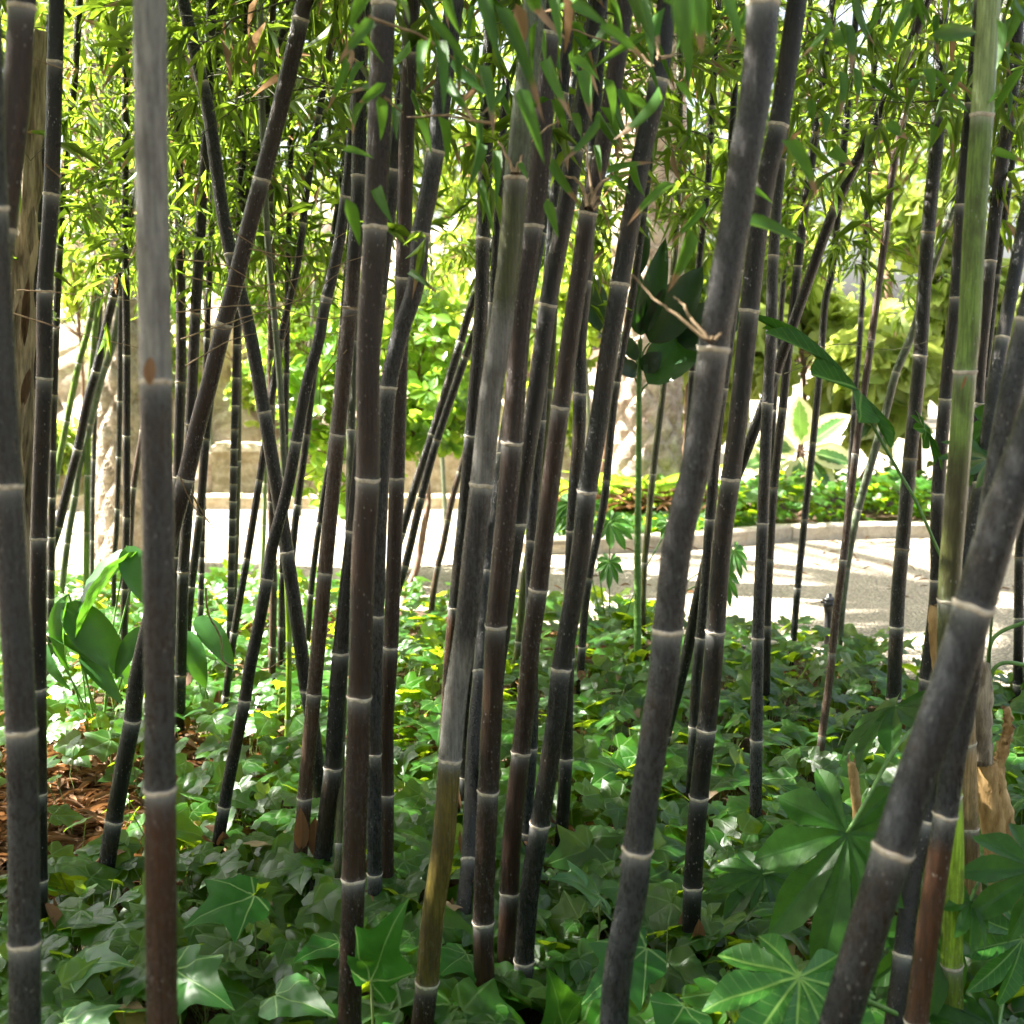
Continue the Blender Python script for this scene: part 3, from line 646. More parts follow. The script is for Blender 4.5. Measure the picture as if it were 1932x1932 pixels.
cU2 = mc('U2', [(1045, 400), (1030, 600), (1019, 792), (1009, 912), (1003, 1019), (1003, 1200), (1005, 1357), (998, 1490), (992, 1570), (984, 1700)], 22, 2.75, [600, 792, 1019, 1230, 1410, 1570], 'blue', 'grey-blue culm seen in slots between the central brown culms')
cY = mc('Y', [(1400, 450), (1385, 560), (1365, 720), (1353, 812), (1340, 979), (1333, 1080), (1322, 1200), (1313, 1290), (1308, 1400), (1302, 1520)], (22, 19), 3.15, [732, 979, 1203, 1370], 'dark', 'slim dark culm emerging behind the thick mottled grey culm')
cZ = mc('Z', [(1504, 0), (1487, 117), (1469, 234), (1447, 334), (1430, 434), (1414, 584), (1394, 779), (1379, 902), (1363, 1012), (1353, 1146), (1342, 1290), (1333, 1375), (1319, 1502), (1307, 1671), (1301, 1860)], (38, 35), 2.35, [234, 584, 902, 1190, 1375, 1502, 1671], 'black', 'black culm immediately right of the thick mottled grey culm')
cAA = mc('AA', [(1780, -60), (1748, 0), (1719, 82), (1648, 240), (1576, 391), (1520, 545), (1464, 702), (1404, 862), (1350, 1000), (1317, 1129), (1293, 1246), (1256, 1385), (1246, 1440)], (19, 22), (3.0, 3.4), [82, 391, 702, 1000, 1385], 'black', 'long thin black culm slanting from the upper right across behind others', ny=16)
cAB = mc('AB', [(1478, 250), (1467, 367), (1458, 500), (1454, 645), (1447, 779), (1439, 986), (1435, 1080), (1430, 1203), (1427, 1395), (1425, 1585)], (20, 24), 2.95, [300, 481, 760, 986, 1203, 1395, 1552], 'grey', 'upright grey culm standing clear in the ivy right of the mottled pair')
cAC = mc('AC', [(1564, 67), (1534, 284), (1517, 401), (1500, 550), (1484, 695), (1477, 769), (1460, 919), (1452, 1054), (1447, 1180), (1445, 1310)], (17, 16), 3.9, [250, 501, 769, 919, 1054, 1180], 'black', 'slim black culm close behind the upright grey one', ny=14)
cAC2 = mc('AC2', [(1492, 380), (1480, 501), (1470, 640), (1460, 779), (1455, 950), (1452, 1100), (1450, 1150)], 11, 5.6, [495, 660, 774, 890, 1010], 'dark', 'very thin culm by the path, left of the slim black one', ny=10)
cAD = mc('AD', [(1590, 300), (1571, 501), (1557, 568), (1549, 672), (1534, 834), (1518, 979), (1505, 1109), (1496, 1216), (1489, 1273)], (14, 13), 4.7, [300, 501, 655, 834, 979, 1109, 1216], 'dark', 'thin culm in front of the cream-edged rubber plant', ny=14)
cAE = mc('AE', [(1730, 60), (1714, 167), (1706, 217), (1684, 317), (1674, 417), (1667, 468), (1647, 618), (1634, 712), (1614, 856), (1591, 1056), (1577, 1163), (1564, 1290), (1551, 1387), (1544, 1464)], (13, 15), 3.45, [217, 417, 640, 856, 1056, 1231, 1387], 'speck', 'thin brownish culm standing just left of the black irrigation riser', ny=14)
cAF = mc('AF', [(1830, 260), (1788, 417), (1750, 530), (1725, 620), (1691, 702), (1671, 779), (1647, 862), (1619, 961), (1604, 1030), (1592, 1110), (1580, 1240)], (16, 15), 4.6, [417, 560, 702, 961, 1071], 'greyg', 'thin greyish culm slanting right over the brightest shrub leaves', ny=14)
cAG = mc('AG', [(1778, 0), (1774, 100), (1771, 215), (1764, 301), (1754, 401), (1744, 534), (1736, 670), (1724, 795), (1717, 864), (1702, 1034), (1694, 1130), (1687, 1290), (1683, 1420)], (25, 27), 3.7, [215, 437, 670, 864, 1034, 1181, 1317], 'dark', 'upright dark culm over the gravel with a drooping leaf at its foot')
cAI = mc('AI', [(1826, 250), (1812, 400), (1803, 568), (1790, 679), (1784, 752), (1774, 862), (1768, 979), (1768, 1093), (1761, 1180), (1748, 1280), (1735, 1420)], (22, 27), 2.75, [385, 560, 752, 930, 1093, 1280], 'black', 'black culm tight against the left side of the thick green culm')
cAJ = mc('AJ', [(1921, 0), (1915, 100), (1905, 207), (1891, 301), (1878, 401), (1868, 491), (1861, 568), (1848, 700), (1838, 880), (1826, 1050), (1812, 1250)], (26, 20), 3.0, [207, 491, 760, 1010], 'black', 'black culm right of the thick green culm, leaning slightly right')
cAJ2 = mc('AJ2', [(1925, 200), (1905, 334), (1881, 518), (1859, 712), (1851, 779), (1834, 879), (1826, 964), (1815, 1100)], (14, 12), 4.5, [334, 518, 712, 879, 964], 'dark', 'thin culm slotted between the green culm and the right edge', ny=12)
cAN = mc('AN', [(1952, 700), (1935, 900), (1924, 1046), (1922, 1165), (1920, 1303), (1919, 1330)], 18, 4.1, [900, 1050, 1165, 1290], 'black', 'black culm at the right edge standing in front of the sunny gravel', ny=14)
# LEFT --------------------------------------------------------------------------------------------------
cBK = mc('BK', [(600, -60), (574, 0), (561, 67), (521, 234), (494, 337), (468, 434), (444, 534), (421, 618), (394, 728), (371, 812), (351, 902), (322, 1010), (290, 1145), (257, 1290), (250, 1357), (234, 1440), (215, 1547), (200, 1641), (190, 1708), (184, 1765)], (32, 32), 2.62, [337, 610, 902, 1357, 1547, 1708], 'brown', 'long brown culm slanting right that forms the other stroke of the X', seg=[(1100, 'dark')])
cBQ = mc('BQ', [(672, 180), (655, 350), (635, 484), (611, 585), (601, 645), (578, 729), (559, 832), (541, 929), (514, 1029), (504, 1091), (488, 1180), (471, 1260), (462, 1320), (441, 1424), (423, 1520), (401, 1654)], (21, 24), 2.75, [370, 560, 832, 1091, 1320, 1520], 'dark', 'slate culm slanting right and passing behind the crossing of the X')
cBX = mc('BX', [(715, 560), (690, 780), (668, 1000), (650, 1160), (638, 1290), (628, 1447), (618, 1530), (609, 1619), (598, 1700)], (28, 35), 2.6, [1000, 1230, 1447, 1619], 'dark', 'dark culm fanning out low between the speckled brown and straight brown culms')
cBY = mc('BY', [(672, 500), (668, 645), (662, 812), (659, 994), (653, 1146), (648, 1300), (643, 1450), (638, 1600), (630, 1745)], (17, 13), (3.0, 2.5), [645, 812, 994, 1190, 1400, 1591, 1657], 'olive', 'thin olive green culm behind the straight brown culm', ny=14)
cBL = mc('BL', [(399, 0), (397, 70), (390, 240), (383, 351), (374, 501), (366, 645), (360, 800), (354, 962), (346, 1078), (341, 1250), (338, 1360)], (19, 22), 3.9, [70, 351, 590, 800, 1078, 1273], 'black', 'black culm right of the thickest upright one, with a white sun-lit edge')
cBM = mc('BM', [(432, 560), (405, 700), (391, 795), (377, 973), (361, 1106), (351, 1216), (341, 1345)], (17, 15), 4.2, [700, 827, 973, 1106, 1216], 'black', 'thin black culm behind the long slanting brown culm', ny=14)
cBN = mc('BN', [(333, 30), (336, 250), (340, 500), (342, 645), (340, 745), (337, 845), (332, 1000), (326, 1200)], (18, 20), 4.4, [200, 400, 555, 720, 900], 'black', 'black culm hugging the right side of the thickest upright culm', ny=16)
cBO = mc('BO', [(450, 240), (448, 450), (448, 645), (448, 714), (447, 869), (444, 1008), (439, 1130), (437, 1215)], 16, 4.7, [400, 560, 714, 869, 1008, 1130], 'olive', 'slim olive-brown upright culm in front of the old wall', ny=14)
cBP = mc('BP', [(645, -20), (634, 33), (601, 217), (578, 367), (561, 501), (534, 618), (516, 728), (494, 879), (466, 1053), (442, 1193), (426, 1313), (414, 1400)], (14, 14), 4.0, [217, 420, 640, 763, 905, 1053, 1193, 1313], 'black', 'thin black culm slanting right from ivy left of the X', ny=14)
cBR = mc('BR', [(622, 500), (608, 600), (591, 712), (579, 819), (561, 952), (551, 1046), (540, 1150), (528, 1250)], 14, 4.5, [560, 819, 952, 1090], 'black', 'thin black culm parallel to and behind the slate slanting one', ny=14)
cBS = mc('BS', [(650, 560), (635, 745), (621, 872), (603, 986), (586, 1121), (581, 1196), (575, 1250)], 12, 4.7, [745, 872, 986, 1121], 'black', 'thin black culm left of the speckled brown culm', ny=12)
cBT = mc('BT', [(512, 560), (512, 760), (512, 946), (516, 1096), (514, 1220), (513, 1335)], 14, 4.25, [660, 800, 946, 1096, 1220, 1313], 'speck', 'thin dark brown upright culm behind the lower left arm of the X', ny=14)
cBU = mc('BU', [(540, 700), (536, 946), (532, 1100), (530, 1200), (528, 1310)], 12, 4.4, [820, 950, 1080, 1183, 1270], 'black', 'thin black upright culm beside the brownish one behind the X', ny=12)
cBV = mc('BV', [(507, 700), (503, 850), (500, 912), (498, 1000), (493, 1096), (490, 1160)], 9, 5.6, [800, 912, 990, 1070], 'pale', 'very thin pale green stem standing against the white path', ny=10)
cBW = mc('BW', [(490, -30), (491, 0), (493, 167), (504, 437), (518, 601), (531, 762), (536, 900), (540, 1050), (545, 1200), (543, 1357), (538, 1457)], (13, 11), 3.6, [167, 437, 601, 762, 900, 1060, 1210, 1357], 'greyg', 'thin grey-green culm passing upright through the crossing of the X', seg=[(1050, 'bright')], ny=14)
cCA = mc('CA', [(905, 760), (876, 862), (852, 946), (836, 1030), (826, 1068), (816, 1130), (812, 1170)], 12, 5.2, [765, 890, 980, 1068], 'speck', 'thin brownish culm leaning over the path left of the pale central culm', ny=12)
cCC = mc('CC', [(1283, 100), (1280, 330), (1270, 520), (1257, 660), (1250, 745), (1232, 894), (1222, 1000), (1216, 1061), (1213, 1130), (1212, 1240)], (13, 12), 4.9, [330, 520, 700, 894, 1061], 'olive', 'olive culm right behind the stem of the broad dark-leaved plant', ny=14)
cBA = mc('BA', [(185, 520), (167, 618), (160, 645), (149, 685), (126, 794), (107, 894), (94, 973), (70, 1080)], 12, 5.3, [600, 685, 794, 894, 973], 'green', 'slender green culm slanting right in front of the pink rock', ny=12)
cBB = mc('BB', [(275, 300), (244, 411), (227, 501), (200, 618), (194, 645), (181, 700), (164, 762), (147, 847), (130, 912), (110, 993), (94, 1046), (85, 1115), (78, 1180)], (15, 18), 4.5, [411, 560, 700, 847, 993], 'black', 'black culm slanting right in front of the mossy palm trunk', ny=14)
cBC = mc('BC', [(240, 500), (214, 645), (190, 720), (164, 830), (150, 879), (142, 936), (129, 1010), (119, 1090), (112, 1150)], 13, 5.4, [560, 690, 800, 936, 1024], 'greyg', 'thin grey culm parallel to the slanting black culm at left', ny=12)
cBD = mc('BD', [(198, 270), (190, 430), (185, 560), (177, 645), (167, 777), (165, 896), (164, 1003), (162, 1130)], 12, 5.4, [430, 560, 660, 777, 896, 1003], 'green', 'slender upright green culm left of the mossy palm trunk', ny=12)
cBE = mc('BE', [(200, 420), (188, 600), (180, 770), (177, 870), (175, 939), (174, 1060), (173, 1150)], 9, 5.8, [650, 770, 866, 939, 1020], 'grey', 'very thin grey culm beside the slender green one', ny=10)
cBF = mc('BF', [(232, 400), (227, 645), (226, 760), (224, 862), (220, 1000), (216, 1050), (214, 1180)], 10, 5.3, [560, 757, 862, 960], 'dark', 'very thin culm in front of the palm trunk, left of a black one', ny=10)
cBG = mc('BG', [(237, 33), (236, 300), (237, 500), (239, 645), (239, 822), (239, 976), (235, 1111), (234, 1213), (228, 1295)], 14, 4.3, [180, 360, 520, 670, 822, 976, 1111, 1213], 'black', 'slim black upright culm crossing the palm trunk and the broad leaves', ny=14)
cBI = mc('BI', [(84, 250), (72, 480), (62, 645), (62, 734), (54, 850), (50, 912), (47, 1000), (45, 1130)], 17, 3.9, [420, 580, 734, 912, 1040], 'dark', 'dark culm behind the left side of the nearly black upright culm', ny=14)
cCG = mc('CG', [(150, 0), (142, 130), (134, 217), (120, 334), (112, 480), (105, 640), (100, 800)], 14, 4.3, [130, 300, 470], 'black', 'thin black culm showing right of the nearly black upright culm', ny=12)
cBH = mc('BH', [(290, 700), (270, 812), (252, 919), (247, 996), (240, 1120), (232, 1230)], 12, 4.9, [812, 919, 1040], 'speck', 'thin culm leaning behind the left side of the thickest upright culm', ny=12)
cCE = mc('CE', [(1390, 0), (1385, 180), (1376, 330), (1365, 500), (1350, 800), (1340, 1100)], 14, 4.4, [100, 330, 480], 'black', 'black culm showing only above, left of the mottled grey culm', ny=12)
cCF = mc('CF', [(1352, 60), (1343, 200), (1335, 350), (1320, 484), (1311, 620), (1300, 800), (1288, 1000), (1280, 1190)], 13, 4.6, [200, 350, 556, 700], 'black', 'thin black culm rising above the broad dark leaves', ny=12)
cCH = mc('CH', [(466, 60), (462, 200), (455, 340), (452, 420)], 15, 4.2, [120, 260], 'black', 'black culm seen only between the arms of the X at the top', ny=12)
cCI = mc('CI', [(415, 0), (409, 120), (404, 260), (400, 400), (395, 520), (388, 700)], 12, 4.5, [150, 300], 'black', 'thin black culm behind the upper end of the left X stroke', ny=12)
cCJ = mc('CJ', [(1660, 0), (1645, 200), (1634, 420), (1622, 640), (1615, 720)], 11, 5.6, [200, 420, 600], 'black', 'very thin black culm hanging among the leaves at upper right', ny=10, ground=True)

# foliage on the middle and back culms
for rec in ALLC:
    Y = rec['Y']
    if rec['key'] in ('P',): continue
    far = Y > 3.8
    if Y < 5: foliage(rec, 30 if Y < 3.4 else 3, (2.75 if Y < 3 else 2.9, 5.0), nl=22, length=(.3, .9), seed=77)  # extra unseen foliage overhead, added to darken the foreground
    if Y >= 2.5:
        zmin = 1.72 if Y < 3.2 else (1.60 if Y < 4.2 else 1.50)
        foliage(rec, 30 if far else 28, (zmin, 3.5 if far else 4.2), nl=22)
    else:
        foliage(rec, 20, (2.3, 4.8), nl=22, length=(.25, .8))

# unseen bamboo added past the left border for shade; far bamboo in the sun
def plain_bamboo(X, Y, lean, h, r, label, grp, col, n, zr, mat, name='bamboo_culm', leafL=(.07, .13), nl=22, key='x'):
    base = np.array([X, Y, -.05]); k = int(h/.3)
    t = np.linspace(0, 1, k+1)[:, None]; mid = base+t*np.array([lean[0], lean[1], h])+(t**2)*np.array([lean[0], lean[1], 0])*.5
    C = catmull(mid, 6); s = np.r_[0, np.cumsum(np.linalg.norm(np.diff(C, axis=0), axis=1))]
    rad = r*(1-.6*s/s[-1]); ns = list(np.arange(.2, s[-1], .27))
    wv = np.ones(len(s)); bl = np.zeros(len(s))
    for n_ in ns: wv = np.maximum(wv, 1+.1*np.exp(-((s-n_)/.02)**2)); bl = np.maximum(bl, np.clip(1-np.abs(s-n_+.03)/.05, 0, 1))
    V, fs = tube(C, rad*wv, 10)
    cc = np.tile(np.array(COLS[col]), (len(V), 1))
    b0 = np.array([X, Y, 0.]); o = new_mesh(name, V, fs, M_CULM, None, b0, {'col': cc, 'below': np.repeat(bl, 10)}); o.location = b0
    tag(o, label, 'bamboo culm', grp)
    rec = dict(o=o, base=b0, mid=C, s=s, ns=ns, rad=rad, Y=Y, key=key+label[:3])
    foliage(rec, n, zr, mat, leafL, (.3, .9), nl, seed=int(X*100+Y*10) % 997, avoid=True)
for i, (X, Y) in enumerate([(-1.5, 2.2), (-1.2, 1.5), (-2.9, 2.0), (-1.2, 1.5), (-2.9, 2.0), (-1.9, 3.0), (-2.4, 1.6), (-2.3, 3.7), (-3.0, 2.5), (-1.6, .9), (-3.3, 3.6), (-3.7, 1.6), (-1.75, 3.6), (-1.35, 2.8), (-2.7, 3.0), (-1.9, 2.5), (-3.4, 2.9), (-1.15, .4), (-2.3, .4), (-4.3, 2.4), (-4.4, 3.6)]):
    plain_bamboo(X, Y, (R.uniform(-.3, .3), R.uniform(-.3, .3)), R.uniform(5.0, 6.0), .018, 'black bamboo culm of the same grove standing beyond the left border of the photo', 'added culms shading the grove from the left', 'black', 78, (1.9, 5.5), M_BAM, key='s%d' % i)
for i, (px, Y, lab) in enumerate([(560, 9.2, 'far bamboo behind the X of culms, its leaves full of sun'), (840, 8.8, 'far sunny bamboo whose pale stem shows left of the pale central culm'), (900, 10.6, 'far sunny bamboo straight behind the pale central culm'),
        (1010, 12.0, 'far bamboo glowing yellow-green behind the central brown culms'), 
        (215, 10.6, 'far bamboo in front of the rock, between the left culms'), (400, 10.7, 'far bamboo behind the long slanting brown culm and above the wall end'), (690, 10.6, 'far bamboo straight behind the straight dark brown culm'), (1120, 10.0, 'far bamboo left of the pinkish palm trunk'), (1255, 9.9, 'far bamboo in front of the top of the pinkish palm trunk'),
        (1330, 10.9, 'far bamboo above and right of the broad dark leaves'), (1560, 11.6, 'far bamboo whose sprays hang over the cream-edged rubber plant'), (1680, 12.4, 'far bamboo above the brightest gravel'), (1830, 11.4, 'far bamboo behind the thick green culm')]):
    X = (px-966)/F*Y
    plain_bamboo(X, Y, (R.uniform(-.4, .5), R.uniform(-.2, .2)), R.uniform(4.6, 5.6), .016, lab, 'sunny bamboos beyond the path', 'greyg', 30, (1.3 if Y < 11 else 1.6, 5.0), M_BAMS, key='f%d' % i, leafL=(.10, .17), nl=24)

for i, (X, Y) in enumerate([(-1.0, -.6), (.9, -.9), (2.1, .2), (-2.2, -.4), (2.6, 1.4), (0.2, -1.6), (2.9, 2.6), (-.9, -2.2), (1.8, -2.0)]):  # unseen culms added to keep sky light off the grove from behind
    plain_bamboo(X, Y, (R.uniform(-.3, .3), R.uniform(-.3, .3)), R.uniform(4.8, 5.8), .018, 'black bamboo culm of the same grove standing behind or beside the camera', 'added culms blocking sky light around the camera', 'black', 44, (1.7, 5.3), M_BAM, key='r%d' % i)
rs = np.random.default_rng(44)
for rec in ALLC:
    if 2.3 < rec['Y'] < 4.6:
        for i in range(3):
            a = rs.uniform(0, 6.28); h = rs.uniform(.05, .20); b = np.array([np.interp(h, rec['mid'][:, 2], rec['mid'][:, 0]), np.interp(h, rec['mid'][:, 2], rec['mid'][:, 1]), h])
            d = np.array([math.cos(a), math.sin(a), 0]); rr_ = float(rec['rad'][5])
            one_leaf('old_sheath', T_EL, b+d*rr_*.8, b+d*(rr_+rs.uniform(.02, .06))+[0, 0, rs.uniform(-.06, .10)], rs.uniform(.02, .035), M_DRY, rec['o'], rec['base'], d+[0, 0, .5], rs.random())
# ------------------------------------------------------------------ near hanging leaves (blurred, top of the photo): (base, tip) px, width px, distance, rec
def z2(x, y): return (645.3+x/2.994, y/2.994)
def z3(x, y): return (1286.7+x/2.994, y/2.994)
NEAR = [(z2(790, -60), z2(890, 345), 30, 1.5), (z2(860, 30), z2(1160, 650), 28, 1.5), (z2(1000, 500), z2(1145, 900), 28, 1.6), (z2(1165, 330), z2(1265, 640), 24, 1.7), (z2(1370, 390), z2(1400, 660), 26, 1.9), (z2(1450, 150), z2(1730, 325), 22, 1.6),
 (z2(1560, 500), z2(1670, 720), 18, 1.9), (z2(520, 230), z2(600, 590), 26, 1.7), (z2(600, 470), z2(720, 650), 22, 1.7), (z2(205, 540), z2(235, 800), 24, 1.8), (z2(500, 230), z2(420, 460), 26, 1.7), (z2(310, -20), z2(410, 130), 22, 1.6), (z2(150, -40), z2(20, 180), 26, 1.5),
 (z2(180, 110), z2(-20, 340), 24, 1.5), (z2(600, -50), z2(650, 200), 22, 1.6), (z2(760, 370), z2(885, 730), 22, 1.7), (z2(420, 670), z2(520, 860), 20, 1.9), (z2(540, 650), z2(620, 950), 24, 1.9), (z2(850, 850), z2(890, 1130), 18, 1.8), (z2(1190, 890), z2(1330, 1170), 22, 1.9),
 (z2(1490, 985), z2(1750, 895), 16, 1.9), (z2(1500, 1000), z2(1650, 1090), 16, 1.9), (z2(1660, 920), z2(1690, 1130), 20, 1.9), (z2(1890, 1040), z2(1590, 1240), 18, 1.8), (z2(200, 1060), z2(265, 1240), 24, 1.8), (z2(20, 1120), z2(115, 1400), 26, 1.7), (z2(1150, 1130), z2(1225, 1340), 20, 1.9),
 (z2(1970, 1290), z2(1860, 1660), 30, 1.6), (z3(560, 790), z3(810, 1120), 34, 1.5), (z3(340, 1260), z3(720, 1345), 28, 1.6), (z3(-60, 20), z3(190, 210), 26, 1.4), (z3(370, 1050), z3(520, 1145), 12, 1.9), (z3(-40, 470), z3(90, 610), 22, 1.6), (z3(30, -60), z3(20, 400), 44, 1.15), (z3(90, -60), z3(110, 300), 34, 1.2), (z3(230, -40), z3(350, 270), 24, 1.4),
 (z2(1060, -60), z2(1120, 110), 28, 1.5), (z2(1200, -40), z2(1230, 230), 22, 1.6), (z2(1250, -50), z2(1280, 330), 20, 1.6), (z2(1290, 30), z2(1500, 130), 26, 1.5), (z2(1620, -20), z2(1790, 190), 26, 1.5), (z2(1820, 10), z2(1990, 80), 30, 1.4), (z2(980, 20), z2(1050, 260), 26, 1.5), (z2(1290, 640), z2(1370, 780), 24, 1.9), (z2(1180, 560), z2(1290, 780), 20, 1.9),
 (z2(1280, 340), z2(1480, 440), 26, 1.8), (z2(1470, 440), z2(1560, 700), 28, 1.9), (z2(1600, 520), z2(1780, 650), 18, 1.9), (z2(760, 800), z2(745, 1060), 22, 1.8), (z2(1000, 920), z2(1050, 1010), 12, 1.9), (z2(250, 470), z2(60, 620), 20, 1.8), (z2(130, 580), z2(30, 760), 20, 1.8), (z2(340, 590), z2(290, 760), 22, 1.8), (z2(0, 850), z2(190, 880), 16, 1.9),
 (z2(380, 1540), z2(530, 1640), 14, 2.1), (z2(770, 1030), z2(850, 1270), 16, 1.9), (z3(880, 130), z3(1000, 370), 30, 2.1), (z3(1180, -20), z3(1200, 100), 26, 2.0), (z3(1330, -30), z3(1300, 130), 26, 2.0), (z3(850, 250), z3(980, 140), 30, 2.1), (z3(1400, 200), z3(1720, 170), 34, 1.7), (z3(1790, 470), z3(1740, 600), 20, 1.9), (z3(880, 400), z3(920, 640), 22, 2.2), (z3(960, 380), z3(1010, 600), 20, 2.2),
 (z3(840, 850), z3(960, 930), 26, 2.3), (z3(1150, 700), z3(1280, 780), 24, 2.3), (z3(1400, 700), z3(1410, 870), 20, 2.3), (z3(820, 640), z3(810, 770), 14, 2.4), (z3(730, 560), z3(740, 700), 18, 2.4), (z3(1380, 390), z3(1430, 540), 22, 2.3), (z3(1760, 870), z3(1930, 900), 18, 2.0), (z3(1900, 20), z3(1800, 330), 22, 2.0), (z3(1500, 560), z3(1620, 620), 16, 2.2)]
groups = {'G': [], 'L': [], 'Q': [], 'R': [], 'X': [], 'AH': []}
for i, (a, b_, wd_, Yd) in enumerate(NEAR):
    x = (a[0]+b_[0])/2
    k = 'G' if x < 850 else 'L' if x < 1030 else 'Q' if x < 1120 else 'R' if x < 1290 else 'X' if x < 1600 else 'AH'
    pa, pb = P(*a, Yd), P(*b_, Yd-R.uniform(-.05, .08)); D = pb-pa; L = np.linalg.norm(D)
    nrm = np.array([R.uniform(-.8, .8), -1, R.uniform(-.2, .9)])
    groups[k].append(scatter(T_BAMH, pa[None], frames(D[None], nrm[None]), np.array([M(wd_, Yd)*.98]), np.array([L]), np.array([R.random()])))
byk = {r['key']: r for r in ALLC}
rg = np.random.default_rng(5)
for k, (xa, xb, n) in {'G': (650, 900, 18), 'L': (850, 1050, 16), 'Q': (1000, 1180, 16), 'R': (1120, 1330, 18), 'X': (1290, 1420, 6), 'AH': (1560, 1932, 18)}.items():   # more of the same sprays, a little further in
    for i in range(n):
        Yd = rg.uniform(1.7, 2.6); y = abs(rg.normal(0, 150)) ; x = rg.uniform(xa, xb); pa = P(x, y-30, Yd)
        D = np.array([rg.normal(0, .5), rg.normal(0, .3), -rg.uniform(.5, 1.2)]); L = rg.uniform(.06, .10)
        groups[k].append(scatter(T_BAMH, pa[None], frames(D[None], rg.normal(0, 1, (1, 3))+[[0, -.7, .3]]), np.array([L*.145]), np.array([L]), rg.random(1)))
for k, its in groups.items():
    leaves_obj('hanging_leaves', its, M_BAMF, byk[k]['o'], byk[k]['base'])
dead_twigs(byk['G'], [[z2(150, 100), z2(420, 160), z2(620, 270), z2(830, 395)], [z2(850, 690), z2(720, 655), z2(560, 600), z2(330, 590)], [z2(230, 545), z2(310, 560)]], 1.7, .002)
dead_twigs(byk['Q'], [[z2(1390, 1170), z2(1340, 1000), z2(1200, 940)], [z2(1400, 1180), z2(1480, 1010), z2(1700, 930)], [z2(1400, 1170), z2(1420, 1050), z2(1380, 700)], [z2(1400, 1190), z2(1460, 1100), z2(1540, 1280)], [z2(1380, 1180), z2(1400, 1090), z2(1440, 1020)], [z2(1410, 1190), z2(1470, 1130), z2(1520, 1150)]], 2.1, .003)
dead_twigs(byk['L'], [[z2(985, 985), z2(1000, 860), z2(1010, 720)], [z2(975, 980), z2(900, 800), z2(880, 740)], [z2(1000, 985), z2(1040, 800), z2(1250, 600)], [z2(960, 985), z2(970, 900), z2(960, 760)]], 1.95, .0024)
dead_twigs(byk['R'], [[z2(1790, 340), z2(1800, 200), z2(1760, 0)], [z2(1760, 380), z2(1650, 240), z2(1280, 60)], [z2(1800, 330), z2(1900, 250), z2(2000, 60)]], 1.9, .0024)
zz4 = lambda x, y: (1092.1+x/4.865, 377.3+y/4.865)
dead_twigs(byk['X'], [[zz4(1200, 1290), zz4(1080, 1100), zz4(1030, 950), zz4(970, 860)], [zz4(1180, 1290), zz4(930, 1050), zz4(740, 880), zz4(560, 640)], [zz4(1240, 1300), zz4(1400, 1180), zz4(1560, 1080)], [zz4(1200, 1300), zz4(1300, 1240), zz4(1390, 1230)]], 1.5, .0019)
dead_twigs(byk['BK'], [[(345, 520), (450, 540), (560, 520), (690, 470)], [(330, 590), (480, 575), (600, 600), (690, 585)], [(340, 640), (450, 600), (560, 560), (640, 500)], [(330, 490), (420, 500), (520, 560), (640, 570)], [(430, 430), (520, 500), (560, 590)], [(350, 690), (430, 640), (520, 620)], [(330, 560), (400, 620), (460, 600)],
   [(470, 470), (560, 480), (640, 430)], [(640, 580), (700, 582), (760, 580)], [(340, 900), (352, 960), (372, 1000)]], 2.45, .0013)
dead_twigs(byk['C'], [[(20, 590), (120, 625), (240, 660)], [(30, 548), (90, 550), (220, 565)], [(85, 310), (120, 350), (180, 420)], [(60, 110), (110, 120), (240, 130)]], 2.2, .0012)
dead_twigs(byk['BQ'], [[(700, 560), (640, 640), (600, 700)], [(600, 520), (560, 560), (520, 640)], [(655, 660), (600, 720), (590, 800)]], 2.6, .0012)
dead_twigs(byk['AE'], [[(1500, 690), (1560, 655), (1610, 650), (1700, 660), (1790, 640)], [(1480, 705), (1530, 690), (1590, 660)]], 3.3, .0012, M_TWIGG)
# a straw-coloured wiry root curling over the ivy at left
dead_twigs(byk['BG'], [[(388, 1110), (390, 1160), (412, 1210), (415, 1258), (470, 1268), (495, 1275), (520, 1262), (545, 1260)], [(352, 910), (365, 960), (385, 1010)]], 3.0, .0022)
# the little dry sheath on the thickest upright culm's node
def sheath(rec, a, b_, wd_, Y):
    o = one_leaf('dry_sheath', T_EL, P(*a, Y), P(*b_, Y), M(wd_, Y), M_DRY, rec['o'], rec['base'], (0, -1, .1), .9)
sheath(byk['D'], (283, 728), (282, 672), 24, 1.235)
sheath(byk['AH'], (1812, 735), (1825, 708), 6, 1.90)

